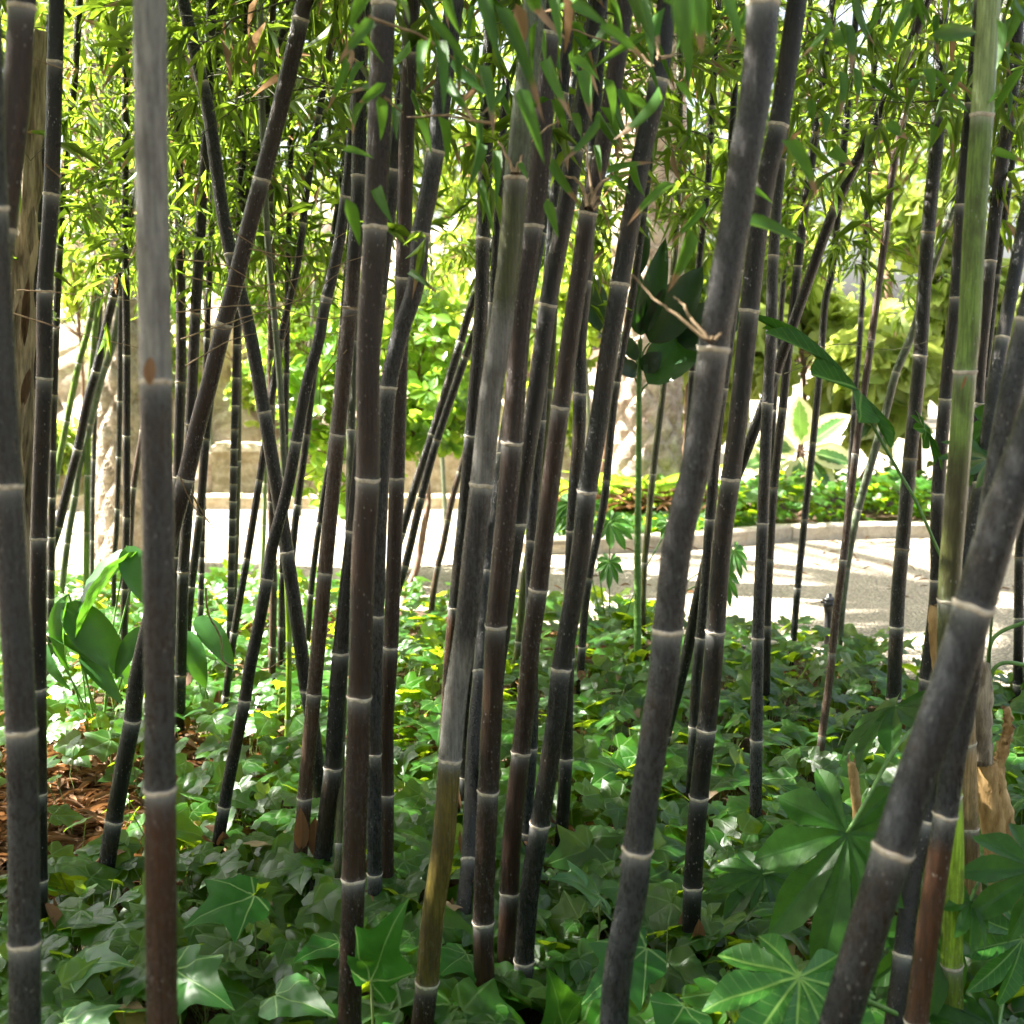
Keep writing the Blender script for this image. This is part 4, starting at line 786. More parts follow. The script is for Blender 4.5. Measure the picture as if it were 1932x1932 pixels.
# ------------------------------------------------------------------ ivy
LITTER = [(G(95, 1530), .62), (G(10, 1680), .30)]
def ivy_field(name, label, n, inside, hfun, size, seed, stalks=True, thin=0.0):
    rg = np.random.default_rng(seed); pos = []
    while len(pos) < n:
        p = inside(rg)
        if p is None: continue
        skip = False
        for c, r in LITTER:
            d = math.hypot(p[0]-c[0], p[1]-c[1])
            if d < r and rg.random() < .90*(1-(d/r)**2)**.6: skip = True
        if not skip: pos.append(p)
    pos = np.array(pos); n = len(pos)
    h = np.array([hfun(x, y, rg) for x, y in pos]); pos = np.c_[pos, h]
    az = rg.uniform(0, 2*math.pi, n); D = np.stack([np.cos(az), np.sin(az)-.25, -rg.uniform(.0, .55, n)], -1)
    U = np.stack([rg.normal(0, .42, n), rg.normal(-.32, .40, n), np.ones(n)], -1)
    sz = rg.uniform(*size, n)*np.where(rg.random(n) < .25, .55, 1)*np.interp(pos[:, 1], [2, 4.5], [1.12, .85]); Rm = frames(D, U); va = np.clip(rg.beta(1.6, 2.4, n), 0, 1)
    k = rg.integers(0, 6, n); its = [scatter(T_IVY[j], pos[k == j], Rm[k == j], sz[k == j]*rg.uniform(.85, 1.15, (k == j).sum()), sz[k == j], va[k == j]) for j in range(6)]
    o = leaves_obj(name, its, M_IVY); tag(o, label, 'ground cover', kind='stuff')
    if stalks:
        parts = []
        for i in range(n):
            if pos[i, 1] > 4.5 or h[i] < .03: continue
            b0 = pos[i]; foot = np.array([b0[0]+rg.normal(0, .03), b0[1]+rg.normal(0, .03), 0]); mdp = (b0+foot)/2+np.array([rg.normal(0, .012), rg.normal(0, .012), 0])
            parts.append(tube(np.array([foot, mdp, b0]), .0013, 3, cap=False))
        V, fs = merge(parts); new_mesh('ivy_stalks', V, fs, M_PET, o)
    return o
def hmound(x, y): return .5+.25*math.sin(x*2.3+1.1)*math.sin(y*1.9)+.25*math.sin(x*5.1-y*3.7)
def in_grove(rg):
    y = 1.0+(rg.random()**.85)*6.6; x = rg.uniform(-1, 1)*(.46*y+.7)
    e = path_edge(x)+.10*math.sin(x*5)+.06*math.sin(x*13)
    if y > e-rg.random()*.15: return None
    return (x, y)
def h_grove(x, y, rg):
    m = hmound(x, y); top = (.10+.09*m) if y < 4 else (.13+.08*m)
    return top*(1-rg.random()**2.2*.75)+.02
ivy_field('ivy', 'dense green ivy carpeting the ground under the bamboo', 8400, in_grove, h_grove, (.058, .112), 3)
def in_bed(rg):
    i = rg.integers(0, len(kl)-1); t = rg.random(); p = kl[i]*(1-t)+kl[i+1]*t; y = p[1]+.12+abs(rg.normal(0, .5))
    if p[0] < G(1290, 1040)[0]*.4+0.0 and rg.random() < .55: return None
    if y > 10.2 or p[0] > 4.5: return None
    return (p[0], y)
ivy_field('ivy', 'ivy spilling along the kerb of the bed beyond the path', 2600, in_bed, lambda x, y, rg: .09+(.06+.30*min(1, max(0, (x-1.2)/.5))*(.6+.4*hmound(x*2, y)))*min(1, max(0, (y-path_edge(x)-1.2))*.9)*rg.random()**.7, (.07, .11), 9, stalks=False)

# leaf litter (uncountable)
def litter(name, label, n, gen, seed, z0=.006, size=(.03, .09)):
    rg = np.random.default_rng(seed); pos = np.array([gen(rg) for _ in range(n)]); h = z0+rg.random(n)*.045; pos = np.c_[pos[:, :2], h+(pos[:, 2] if pos.shape[1] > 2 else 0)]
    az = rg.uniform(0, 2*math.pi, n); D = np.stack([np.cos(az), np.sin(az), rg.normal(0, .22, n)], -1); U = np.stack([rg.normal(0, .4, n), rg.normal(0, .4, n), np.ones(n)], -1)
    sz = rg.uniform(*size, n); it = scatter(T_EL, pos, frames(D, U), sz*rg.uniform(.05, .30, n), sz*1.3, rg.random(n))
    tag(leaves_obj(name, [it], M_DRY), label, 'dead leaves', kind='stuff')
def lit_gen(rg):
    if rg.random() < .5:
        c, r = LITTER[0] if rg.random() < .75 else LITTER[1]; return (c[0]+rg.normal(0, r*.6), c[1]+rg.normal(0, r*.6))
    y = rg.uniform(1.2, 6.0); x = rg.uniform(-1, 1)*(.46*y+.5); return (x, min(y, path_edge(x)-.15-.3*rg.random()))
litter('leaf_litter', 'dry brown bamboo leaves littering the soil under the ivy', 8000, lit_gen, 21, size=(.03, .10))
cm = G(1200, 985)
litter('leaf_litter', 'a scatter of dry leaves lying on the gravel of the path', 420, lambda rg: (rg.uniform(-4, 4), rg.uniform(6.0, 9.0)), 23, .004, (.03, .07))
litter('leaf_litter', 'reddish brown dead fronds heaped under the strap-leaved plants in the bed', 1800, lambda rg: (cm[0]+rg.normal(0, .35), 9.0+rg.normal(0, .3), .08+.13*rg.random()), 22, .02, (.06, .16))

# ------------------------------------------------------------------ palm trunks
def palm(px, Y, wpx, ztop, mat, label, lean=0.0, mats=None, seed=1, crown=True):
    X = (px-966)/F*Y; r0 = M(wpx, Y)/2; nu, nv = 110, 260; V = []
    root = empty('palm', (X, Y, 0), label, 'palm'); rr = random.Random(seed); ph = rr.random()*6
    for k in range(nv+1):
        z = ztop*k/nv-.05
        for j in range(nu):
            th = 2*math.pi*j/nu; a = th/(2*math.pi)*9; b_ = z/.11
            u = (a+b_*.5) % 1; v_ = (b_-a*.0) % 1; row = int(b_); u = (a+.5*(row % 2)+.11*row) % 1
            pp, qq = (a+b_*.5) % 1, (a-b_*.5) % 1; e_ = max(abs(pp-.5), abs(qq-.5))*2; d = .15*(1-e_**2.5)*(.6+.8*(pp+1-qq)/2)+.03*math.sin(7*th+z*9+ph)*math.sin(z*5)
            rb = r0*(1+.25*math.exp(-z*3))*(1+d)
            V.append((X+lean*z+rb*math.cos(th), Y+rb*math.sin(th), z))
    q = [(k*nu+j, k*nu+(j+1) % nu, (k+1)*nu+(j+1) % nu, (k+1)*nu+j) for k in range(nv) for j in range(nu)]
    new_mesh('trunk', V, [np.array(q)], mat, root, (X, Y, 0), smooth=False)
    if crown:
        rg = np.random.default_rng(seed); parts = []; its = []
        for i in range(14):
            a = i*2.4; el = rg.uniform(.1, 1.1); n = 14; t = np.linspace(0, 1, n)[:, None]
            d = np.array([math.cos(a)*math.cos(el), math.sin(a)*math.cos(el), math.sin(el)]); L = 2.4
            C = np.array([X+lean*ztop, Y, ztop-.1])+d*L*t+np.array([0, 0, -1.3])*t**2
            parts.append(tube(C, np.linspace(.015, .004, n), 4, cap=False))
            tt = np.linspace(.12, 1, 60); pp = np.c_[[np.interp(tt, t[:, 0], C[:, k]) for k in range(3)]].T
            T = np.gradient(pp, axis=0); T /= np.linalg.norm(T, axis=1)[:, None]; sd = np.cross(T, [0, 0, 1.0]); sd /= np.linalg.norm(sd, axis=1)[:, None]
            for sg in (-1, 1):
                Dd = T*.6+sd*sg+np.array([0, 0, .15]); its.append(scatter(T_BAM, pp, frames(Dd, np.tile([0, 0, 1.0], (60, 1))), np.full(60, .03), np.full(60, .34), rg.random(60)))
        V2, fs = merge(parts); new_mesh('frond_ribs', V2, fs, M_STEM, root, (X, Y, 0)); leaves_obj('crown', its, M_TREE, root, (X, Y, 0))
palm(243, 7.1, 112, 5.8, M_PALM, 'stout mossy palm trunk at left beside the path, its base in the gravel', seed=2)
palm(1218, 9.35, 118, 5.4, M_PALM2, 'pinkish palm trunk with old leaf bases behind the strap-leaved plants', seed=5)

# dead, split trunk at far left
def old_trunk():
    root = empty('dead_trunk', G(42, 1130), 'pale split dead trunk at far left, weathered and peeling', 'tree trunk'); org = np.array(root.location)
    C = catmull([P(x, y, 3.6) for x, y in [(72, 60), (58, 240), (46, 420), (38, 620), (40, 850), (46, 1050), (50, 1300)]], 10); n = len(C)
    V, fs = tube(C, M(23, 3.6)*(1+.12*np.sin(np.arange(n)*.9)), 22); th = np.tile(np.arange(22), n)
    ctr = np.repeat(C, 22, 0); V = ctr+(V-ctr)*(1+.16*np.sin(th*2.9+V[:, 2]*3)+.08*np.sin(th*7.1+V[:, 2]*17))[:, None]
    new_mesh('trunk', V, fs, M_OLD, root, org, smooth=False)
    rr = random.Random(3)
    for i in range(9):
        y = rr.uniform(380, 980); x = np.interp(y, [300, 1000], [55, 46])+rr.uniform(-12, 14)
        one_leaf('bark_strip', T_EL, P(x, y, 3.52), P(x-rr.uniform(4, 22), y+rr.uniform(70, 170), 3.50), M(rr.uniform(10, 18), 3.5), M_OLD if i % 3 else M_BARK, root, org, (.3, -1, .1), rr.random())
old_trunk()

# ------------------------------------------------------------------ round-leaved shrub tree by the path
def crown_items(centres, n_tw, tmpl, size, wf, rg, spread=.09, per=7, upb=.5, radii=None):
    its = []; tw = []
    P0, D0, U0, S0 = [], [], [], []
    for (c, rad, n) in centres:
        for i in range(n):
            v = rg.normal(0, 1, 3); v /= np.linalg.norm(v); q = np.array(c)+v*np.array(rad)*rg.random()**.45
            ax = v+np.array([0, 0, upb]); ax /= np.linalg.norm(ax); tw.append((q-ax*.14, q))
            for j in range(per):
                a = 2.4*j+rg.random(); s1 = np.cross(ax, [.3, .2, 1]); s1 /= np.linalg.norm(s1); s2 = np.cross(ax, s1)
                d = ax*rg.uniform(.1, .9)+(s1*math.cos(a)+s2*math.sin(a))+np.array([0, 0, -.2]); d /= np.linalg.norm(d)
                P0.append(q+rg.normal(0, .012, 3)); D0.append(d); U0.append(ax+rg.normal(0, .25, 3)); S0.append(rg.uniform(*size))
    P0, D0, U0, S0 = map(np.array, (P0, D0, U0, S0))
    its.append(scatter(tmpl, P0, frames(D0, U0), S0*wf, S0, rg.random(len(S0))))
    return its, tw
def round_tree():
    Y = 6.7; b0 = G(768, 1130); root = empty('shrub_tree', b0, 'round-leaved green shrub tree with a curved brown trunk at the path edge', 'shrub'); rg = np.random.default_rng(8)
    C = catmull([P(762, 1150, b0[1]), P(768, 1115, b0[1]), P(786, 1070, b0[1]+.05), P(799, 1000, b0[1]+.1), P(808, 930, b0[1]+.15), P(790, 820, Y), P(740, 730, Y)], 6)
    brs = [tube(C, np.linspace(M(8, 6.3), M(4, 6.3), len(C)), 10)]
    V, fs = merge(brs); new_mesh('trunk', V, fs, M_BARK, root, b0)
    lobes = [(P(570, 660, Y), (.30, .35, .28), 60), (P(650, 760, Y), (.35, .35, .30), 80), (P(600, 850, Y+.1), (.25, .3, .22), 45), (P(830, 700, Y), (.22, .35, .42), 90), (P(840, 800, Y), (.22, .3, .16), 55), (P(720, 640, Y+.2), (.42, .4, .30), 90),
             (P(640, 930, Y), (.13, .2, .16), 22), (P(720, 850, Y), (.25, .3, .14), 36), (P(820, 590, Y+.2), (.2, .3, .16), 36), (P(600, 760, Y+.3), (.35, .3, .3), 50)]
    lobes = [(c_, r_, int(n_*.62)) for c_, r_, n_ in lobes]; its, tw = crown_items(lobes, 0, T_OB, (.07, .12), .52, rg, per=7)
    leaves_obj('crown', its, M_ROUND, root, b0)
    parts = [tube(np.array([a, b_]), .0025, 3, cap=False) for a, b_ in tw]; hub = C[-8]
    for c, r, n in lobes: parts.append(tube(catmull([hub, (hub+np.array(c))/2+rg.normal(0, .05, 3), np.array(c)], 5), np.linspace(.012, .004, 11), 6, cap=False))
    V, fs = merge(parts); new_mesh('branches', V, fs, M_BARK, root, b0)
round_tree()

# ------------------------------------------------------------------ trees of the background
def bg_tree(px, Y, zc, rad, n, mat, size, label, name='tree', wf=.5, tmpl=T_OB, per=7, grp='sunlit trees beyond the path', trunk=.10, nl=9, seed=0):
    X = (px-966)/F*Y; root = empty(name, (X, Y, 0), label, 'tree' if name == 'tree' else 'shrub', grp); rg = np.random.default_rng(abs(seed+int(px)+1000)); org = (X, Y, 0)
    lobes = []
    for i in range(nl):
        v = rg.normal(0, .55, 3); c = np.array([X, Y, zc])+v*np.array(rad)*.9; f = rg.uniform(.28, .5); lobes.append((c, tuple(f*r for r in rad), int(n/nl)))
    its, tw = crown_items(lobes, 0, tmpl, size, wf, rg, per=per)
    leaves_obj('crown', its, mat, root, org)
    top = np.array([X, Y, zc]); C = catmull([np.array([X, Y, -.05]), np.array([X+rg.normal(0, .1), Y, zc*.5]), top], 6); parts = [tube(C, np.linspace(trunk, trunk*.5, len(C)), 8)]
    for c, r, k in lobes: parts.append(tube(catmull([C[-5], (C[-5]+c)/2+rg.normal(0, .08, 3), c], 4), np.linspace(trunk*.4, trunk*.12, 9), 5, cap=False))
    V, fs = merge(parts); new_mesh('trunk', V, fs, M_BARK, root, org)
TR = [(-150, 21, 5.4, (2.9, 2, 2.8), 420, 'leafy tree above the pink rock beyond the left border'), (180, 20.5, 5.8, (2.2, 1.6, 2.4), 360, 'leafy tree over the pink rock behind the left culms'), (470, 20, 5.6, (2.2, 1.6, 2.3), 380, 'leafy tree rising above the rocky bank behind the X of culms'),
      (760, 21, 4.4, (2.1, 1.6, 2.7), 380, 'yellow-green tree behind the centre of the grove'), (1050, 20, 5.0, (2.2, 1.6, 2.5), 380, 'leafy tree behind the brown central culms'), (1380, 21, 4.8, (2.5, 1.6, 2.6), 420, 'leafy tree behind the thick mottled culm'),
      (1650, 22, 5.4, (2.4, 1.6, 2.3), 320, 'bright tree high above the sunny gravel at right'), (1960, 21, 4.8, (2.4, 1.6, 2.7), 380, 'leafy tree behind the right-hand border'), (2300, 21, 4.4, (2.6, 2, 2.8), 360, 'leafy tree beyond the right border')]
for i, (px, Y, zc, rad, n, lab) in enumerate(TR): bg_tree(px, Y, zc, rad, n, M_TREE, (.15, .26), lab, seed=i*5)
# unseen trees added behind and beside the camera to block low sky light
for i, (X, Y, lab) in enumerate([(0, -4.2, 'unseen tree added straight behind the camera to block sky light'), (3.2, -3.6, 'unseen tree added behind the camera to the right to block sky light'), (-3.2, -3.6, 'unseen tree added behind the camera to the left to block sky light'), (5.2, .2, 'unseen tree added at the right of the camera to block sky light'), (-5.4, .3, 'unseen tree added at the left of the camera to block sky light'), (-5.6, 2.4, 'unseen tree added beyond the left border to block sky light')]):
    bg_tree(966+X*F/Y, Y, 2.4, (2.1, 1.4, 2.2), 520, M_TREED, (.14, .24), lab, grp='added trees blocking sky light around the camera', seed=30+i, trunk=.07)
# bushes
bg_tree(860, 12.2, 1.3, (.9, .5, .8), 260, M_TREE, (.10, .16), 'sunlit bush behind the low stone wall near the centre', 'bush', grp='bushes beyond the path', trunk=.03, seed=1)
bg_tree(450, 10.75, 1.7, (.8, .18, .7), 170, M_ROUND, (.06, .10), 'creeper hanging down the bank above the low stone wall', 'creeper', grp='bushes beyond the path', trunk=.015, seed=3)
bg_tree(300, 11.0, 1.5, (.75, .2, .8), 190, M_TREE, (.08, .13), 'sunlit bush on the rock right behind the thickest upright culm', 'bush', grp='bushes beyond the path', trunk=.02, seed=13)
bg_tree(560, 11.0, 1.7, (.9, .3, .9), 260, M_TREE, (.08, .14), 'bright bush on the bank behind the round-leaved shrub tree', 'bush', grp='bushes beyond the path', trunk=.02, seed=14)
bg_tree(1010, 11.0, 1.5, (.8, .4, 1.0), 240, M_TREE, (.10, .15), 'bright bush behind the central brown culms', 'bush', grp='bushes beyond the path', trunk=.02, seed=15)
bg_tree(1130, 9.6, 1.9, (.45, .3, .7), 110, M_TREE, (.09, .14), 'small bright bush left of the pinkish palm trunk', 'bush', grp='bushes beyond the path', trunk=.02, seed=16)
bg_tree(150, 10.4, 2.0, (.6, .25, .5), 120, M_TREE, (.08, .13), 'bright leaves hanging over the pink rock at far left', 'bush', grp='bushes beyond the path', trunk=.02, seed=17)
bg_tree(110, 9.9, .45, (.7, .3, .35), 90, M_TREE, (.12, .22), 'low green plants at the foot of the pink rock at left', 'bush', grp='bushes beyond the path', wf=.3, trunk=.02, seed=4)
bg_tree(1290, 10.4, 1.6, (.8, .5, .9), 260, M_TREE, (.12, .2), 'sunlit bush right of the pinkish palm trunk', 'bush', grp='bushes beyond the path', trunk=.03, seed=6)
bg_tree(1500, 10.6, 1.5, (.9, .5, .8), 260, M_YEL, (.16, .28), 'yellow-green bush behind the cream-edged rubber plant', 'bush', grp='bushes beyond the path', trunk=.03, seed=7)
bg_tree(1740, 9.9, 1.25, (1.0, .5, .8), 300, M_YEL, (.22, .36), 'broad pale yellow-leaved bush, brightest thing behind the right culms', 'bush', grp='bushes beyond the path', tmpl=T_EL, trunk=.03, seed=8)
bg_tree(1960, 9.7, 1.1, (.7, .5, .8), 160, M_YEL, (.22, .34), 'broad pale-leaved bush at the right border', 'bush', grp='bushes beyond the path', tmpl=T_EL, trunk=.03, seed=9)
# cream-edged rubber plants
def rubber(cxs, label, Y, seed):
    rg = np.random.default_rng(seed); b0 = np.array([P(cxs[0][0], 900, Y)[0], Y, .07]); root = empty('rubber_plant', b0, label, 'shrub'); parts = []
    for (cx_, cy_, k, L) in cxs:
        c = P(cx_, cy_, Y); parts.append(tube(catmull([b0, (b0+c)/2+[.05, 0, -.05], c], 5), np.linspace(.022, .014, 11), 8))
        for i in range(k):
            a = 2*math.pi*i/k+rg.uniform(-.25, .25); LL = L*rg.uniform(.8, 1.1); d = np.array([math.cos(a), -.45+rg.normal(0, .2), math.sin(a)*.9]); d /= np.linalg.norm(d); b1 = c+d*.05
            one_leaf('leaf', T_EL, b1, c+d*LL, LL*.52, M_VAR, root, b0, (rg.normal(0, .3), -1, .55), rg.random())
            parts.append(tube(np.array([c, b1]), .006, 4, cap=False))
    V, fs = merge(parts); new_mesh('stem', V, fs, M_BARK, root, b0)
rubber([(1512, 850, 7, .44)], 'rubber plant with large cream-edged green leaves standing in the bed', 8.7, 3)
rubber([(1600, 700, 8, .36), (1665, 770, 8, .34)], 'second rubber plant with cream-edged leaves, glaring in the sun', 9.7, 5)
# strap-leaved tufts
def strap(px, py, Y, label, seed, n=26, L=(.3, .5)):
    rg = np.random.default_rng(seed); b0 = np.array([(px-966)/F*Y, Y, .08]); root = empty('strap_leaf_plant', b0, label, 'plant', 'strap-leaved plants in the bed')
    a = rg.uniform(0, 2*math.pi, n); D = np.stack([np.cos(a)*.7, np.sin(a)*.7, rg.uniform(.6, 1.6, n)], -1); U = np.stack([-np.cos(a), -np.sin(a), np.full(n, .7)], -1); s = rg.uniform(*L, n)
    leaves_obj('leaves', [scatter(T_STRAP, np.tile(b0, (n, 1))+rg.normal(0, .03, (n, 3))*[1, 1, .2], frames(D, U), np.full(n, .035), s, rg.random(n))], M_ROUND, root, b0)
strap(1135, 880, 8.9, 'tuft of strap leaves left of the pinkish palm trunk', 1); strap(1190, 880, 8.7, 'tuft of arching strap leaves at the foot of the pinkish palm trunk', 2, 34); strap(1275, 890, 8.8, 'tuft of strap leaves right of the pinkish palm trunk', 3)
strap(1240, 860, 9.0, 'taller tuft of strap leaves close in front of the pinkish palm trunk', 4, 30, (.4, .6))

# ------------------------------------------------------------------ broad dark-leaved plant with a ringed stem
def broad_plant():
    Y = 4.45; C = catmull([P(1203, 1325, Y), P(1203, 1150, Y), P(1203, 1012, Y), P(1205, 879, Y), P(1206, 720, Y), P(1208, 640, Y)], 14)
    b0 = np.array([C[0][0], Y, 0]); C = np.vstack([b0-[0, 0, .03], C]); root = empty('broad_leaved_plant', b0, 'tall plant with a ringed green stem and broad glossy dark leaves', 'plant'); s = np.arange(len(C))
    C2 = catmull(C, 4); k = np.arange(len(C2)); V, fs = tube(C2, np.where(k % 5 == 0, 1.12, 1.0)*np.interp(k, [0, len(C2)], [M(7.5, Y), M(4.5, Y)]), 12)
    new_mesh('stem', V, fs, M_STEM, root, b0)
    z = lambda x, y: (1092.1+x/4.865, 377.3+y/4.865)
    for i, (a, t, wd_, mt) in enumerate([(z(565, 1250), z(800, 400), 48, M_DARKB), (z(555, 1240), z(520, 650), 38, M_DARKB), (z(560, 700), z(640, 60), 20, M_DARK), (z(650, 1310), z(1110, 650), 80, M_DARK), (z(630, 1690), z(1180, 1080), 88, M_DARKB), (z(190, 1210), z(90, 600), 48, M_DARK), (z(530, 1590), z(330, 1490), 34, M_DARK),
            (z(575, 1560), z(750, 1420), 40, M_DARK), (z(530, 1480), z(370, 1190), 30, M_DARK), (z(900, 1300), z(1500, 1000), 90, M_DARK)]):
        one_leaf('leaf', T_ASP, P(*a, Y-.03), P(*t, Y-.12+.06*(i % 3)), M(wd_, Y), mt, root, b0, (R.uniform(-.3, .3), -1, R.uniform(0, .3)), R.random())
    pets = [[z(560, 1500), z(600, 1380), z(650, 1310)], [z(560, 1800), z(590, 1730), z(630, 1690)], [z(560, 1450), z(565, 1250)], [z(545, 1700), z(400, 1400), z(190, 1210)], [z(560, 1650), z(530, 1590)], [z(560, 1620), z(530, 1480)], [z(560, 1580), z(900, 1300)]]
    V, fs = merge([tube(catmull([P(*q, Y) for q in p], 5), .0035, 6, cap=False) for p in pets]); new_mesh('leaf_stalks', V, fs, M_STEM, root, b0)
broad_plant()

# ------------------------------------------------------------------ aspidistra tufts at left
def aspid(label, Y, foot, lvs, grp='broad-leaved aspidistras in the ivy'):
    b0 = np.array([P(*foot, Y)[0], Y, 0]); root = empty('aspidistra', b0, label, 'plant', grp); parts = []
    for a, t, wd_, nrm, va in lvs:
        pa = P(*a, Y-.03); pt = P(*t, Y-.12); one_leaf('leaf', T_ASP, pa, pt, M(wd_*.8, Y), M_ASP, root, b0, nrm, va)
        parts.append(tube(catmull([b0+[R.uniform(-.03, .03), 0, 0], (b0+pa)/2+[0, 0, .04], pa], 5), .003, 5, cap=False))
    V, fs = merge(parts); new_mesh('leaf_stalks', V, fs, M_STEM, root, b0)
aspid('clump of broad pleated leaves at left, one leaf shining white', 3.9, (180, 1290), [((266, 1040), (96, 1160), 118, (-.9, -.35, 1.3), .6), ((122, 1138), (240, 1268), 96, (.35, -1.2, .5), .2), ((80, 1195), (165, 1225), 26, (0, -.7, 1), .7), ((130, 1120), (92, 1262), 50, (-.6, -1, .3), .9),
  ((240, 1030), (275, 1130), 70, (.3, -1, .3), 1.0), ((150, 1235), (225, 1310), 46, (.2, -.9, .8), .4), ((285, 1180), (205, 1270), 50, (-.1, -1, .6), .5), ((90, 1215), (110, 1300), 30, (-.4, -.9, .3), .8)])
aspid('broad translucent green leaves right of the thickest upright culm', 4.0, (390, 1300), [((368, 1165), (440, 1245), 60, (.2, -1.0, .9), .9), ((352, 1190), (380, 1290), 60, (-.1, -1.0, .9), .8)])

# ------------------------------------------------------------------ fatsia
def fat_leaf(root, org, c, tip, Y, Yt, wpx, mat, nrm, va=.5, k=0, stalk=None, srad=.004, label=None):
    pa, pt = P(*c, Y), P(*tip, Yt); D = pt-pa; L = np.linalg.norm(D)
    it = scatter(T_FAT[k], pa[None], frames(D[None], np.array([nrm], float)), np.array([M(wpx, Y)/2*1.02]), np.array([L]), np.array([va]))
    o = leaves_obj('leaf', [it], mat, root, org)
    if stalk is not None:
        V, fs = tube(catmull(stalk+[pa], 6), srad, 8); new_mesh('leaf_stalk', V, fs, M_STEM, root, org)
    return o
def fatsia():
    foot = np.array([P(1880, 1500, 2.35)[0], 2.35, 0]); root = empty('fatsia', foot, 'fatsia shrub at lower right with tan forked stem and big lobed leaves', 'shrub')
    # forked tan stem with a dead bark-covered stub on top
    Y = 2.35; T1 = catmull([foot-[0, 0, .05], P(1895, 1700, Y), P(1882, 1600, Y), P(1868, 1500, Y), P(1862, 1435, Y)], 8)
    V, fs = tube(T1, np.linspace(M(34, Y), M(20, Y), len(T1)), 18); V += np.random.default_rng(1).normal(0, .0012, V.shape); new_mesh('trunk', V, fs, M_TAN, root, foot)
    T2 = catmull([foot+[.03, .02, -.05], P(1912, 1680, Y), P(1896, 1560, Y), P(1880, 1470, Y), P(1893, 1410, Y), P(1903, 1370, Y), P(1898, 1335, Y)], 8)
    V, fs = tube(T2, np.interp(np.arange(len(T2)), [0, 20, 28, len(T2)], [M(22, Y), M(20, Y), M(12, Y), M(7, Y)]), 14); V += np.random.default_rng(2).normal(0, .0022, V.shape); new_mesh('trunk', V, fs, M_BARK if False else M_TAN, root, foot)
    T3 = catmull([P(1853, 1440, Y-.02), P(1852, 1350, Y-.02), P(1860, 1250, Y-.02)], 8); V, fs = tube(T3, np.r_[np.full(12, M(18, Y)), np.linspace(M(17, Y), M(6, Y), len(T3)-12)], 16); V += np.random.default_rng(3).normal(0, .002, V.shape)
    new_mesh('dead_stub', V, fs, M_OLD, root, foot)
    # leaves
    S1 = [P(1868, 1260, Y), P(1800, 1300, 2.2), P(1710, 1400, 2.05)]
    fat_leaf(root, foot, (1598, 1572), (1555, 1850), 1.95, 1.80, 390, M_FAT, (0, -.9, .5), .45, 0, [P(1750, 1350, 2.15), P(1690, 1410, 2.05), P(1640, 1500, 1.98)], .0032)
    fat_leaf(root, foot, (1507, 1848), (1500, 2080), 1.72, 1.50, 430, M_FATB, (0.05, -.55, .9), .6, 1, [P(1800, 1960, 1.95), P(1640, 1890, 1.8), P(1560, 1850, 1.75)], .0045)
    fat_leaf(root, foot, (1960, 1640), (1850, 1720), 2.0, 1.9, 280, M_FAT, (.2, -.7, .6), .6, 2, [P(1900, 1600, 2.3), P(1930, 1600, 2.1)], .004)
    fat_leaf(root, foot, (1930, 1770), (1850, 1870), 2.05, 1.95, 230, M_FATB, (.2, -.9, .4), .5, 0, [P(1900, 1700, 2.3), P(1925, 1730, 2.1)], .004)
    fat_leaf(root, foot, (1690, 1335), (1600, 1425), 2.3, 2.2, 240, M_FAT, (-.1, .35, 1), .2, 1, [P(1850, 1270, 2.35), P(1790, 1300, 2.32)], .004)
    fat_leaf(root, foot, (1830, 1700), (1850, 1790), 1.95, 1.85, 130, M_FAT, (.3, -.8, .5), .7, 2, [P(1880, 1640, 2.2), P(1850, 1660, 2.0)], .003)
    fat_leaf(root, foot, (1760, 1760), (1700, 1930), 1.98, 1.88, 260, M_FAT, (.1, -.9, .5), .5, 0, [P(1870, 1700, 2.2), P(1800, 1720, 2.05)], .004)
    fat_leaf(root, foot, (1440, 1650), (1370, 1720), 2.5, 2.42, 210, M_FAT, (-.1, -.6, .8), .3, 2, [P(1600, 1640, 2.4), P(1500, 1640, 2.45)], .003)
    fat_leaf(root, foot, (1880, 1950), (1800, 2060), 1.9, 1.75, 330, M_FAT, (.1, -.5, .9), .4, 1, [P(1900, 1850, 2.2), P(1890, 1900, 2.0)], .004)
    for pts_ in [[(1868, 1300), (1866, 1230), (1884, 1195), (1945, 1170)], [(1866, 1320), (1872, 1268), (1900, 1250), (1960, 1262)], [(1862, 1400), (1840, 1240), (1838, 1200), (1850, 1170)], [(1900, 1540), (1930, 1510), (1960, 1500)]]:
        V, fs = tube(catmull([P(x, y, Y+.02) for x, y in pts_], 6), .0042, 8); new_mesh('leaf_stalk', V, fs, M_STEM, root, foot)
    # the high leaf seen edge-on with its long thin stalk
    st = [P(1866, 1300, Y), P(1830, 1180, 2.4), P(1780, 1062, 2.4), P(1730, 950, 2.42), P(1690, 880, 2.45), P(1640, 790, 2.45), P(1622, 745, 2.45)]
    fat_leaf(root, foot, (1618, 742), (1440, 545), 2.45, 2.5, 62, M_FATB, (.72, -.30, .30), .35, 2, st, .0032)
    fat_leaf(root, foot, (1860, 868), (1800, 850), 2.1, 2.0, 130, M_FAT, (.3, -.8, .5), .5, 1, [P(1866, 1250, Y), P(1880, 1000, 2.2), P(1875, 900, 2.12)], .003)
    fat_leaf(root, foot, (1868, 800), (1835, 920), 2.2, 2.1, 90, M_FAT, (.2, -.9, .3), .4, 0)
    fat_leaf(root, foot, (1745, 810), (1790, 885), 2.3, 2.3, 40, M_FATB, (.4, -.9, .3), .4, 0)
fatsia()
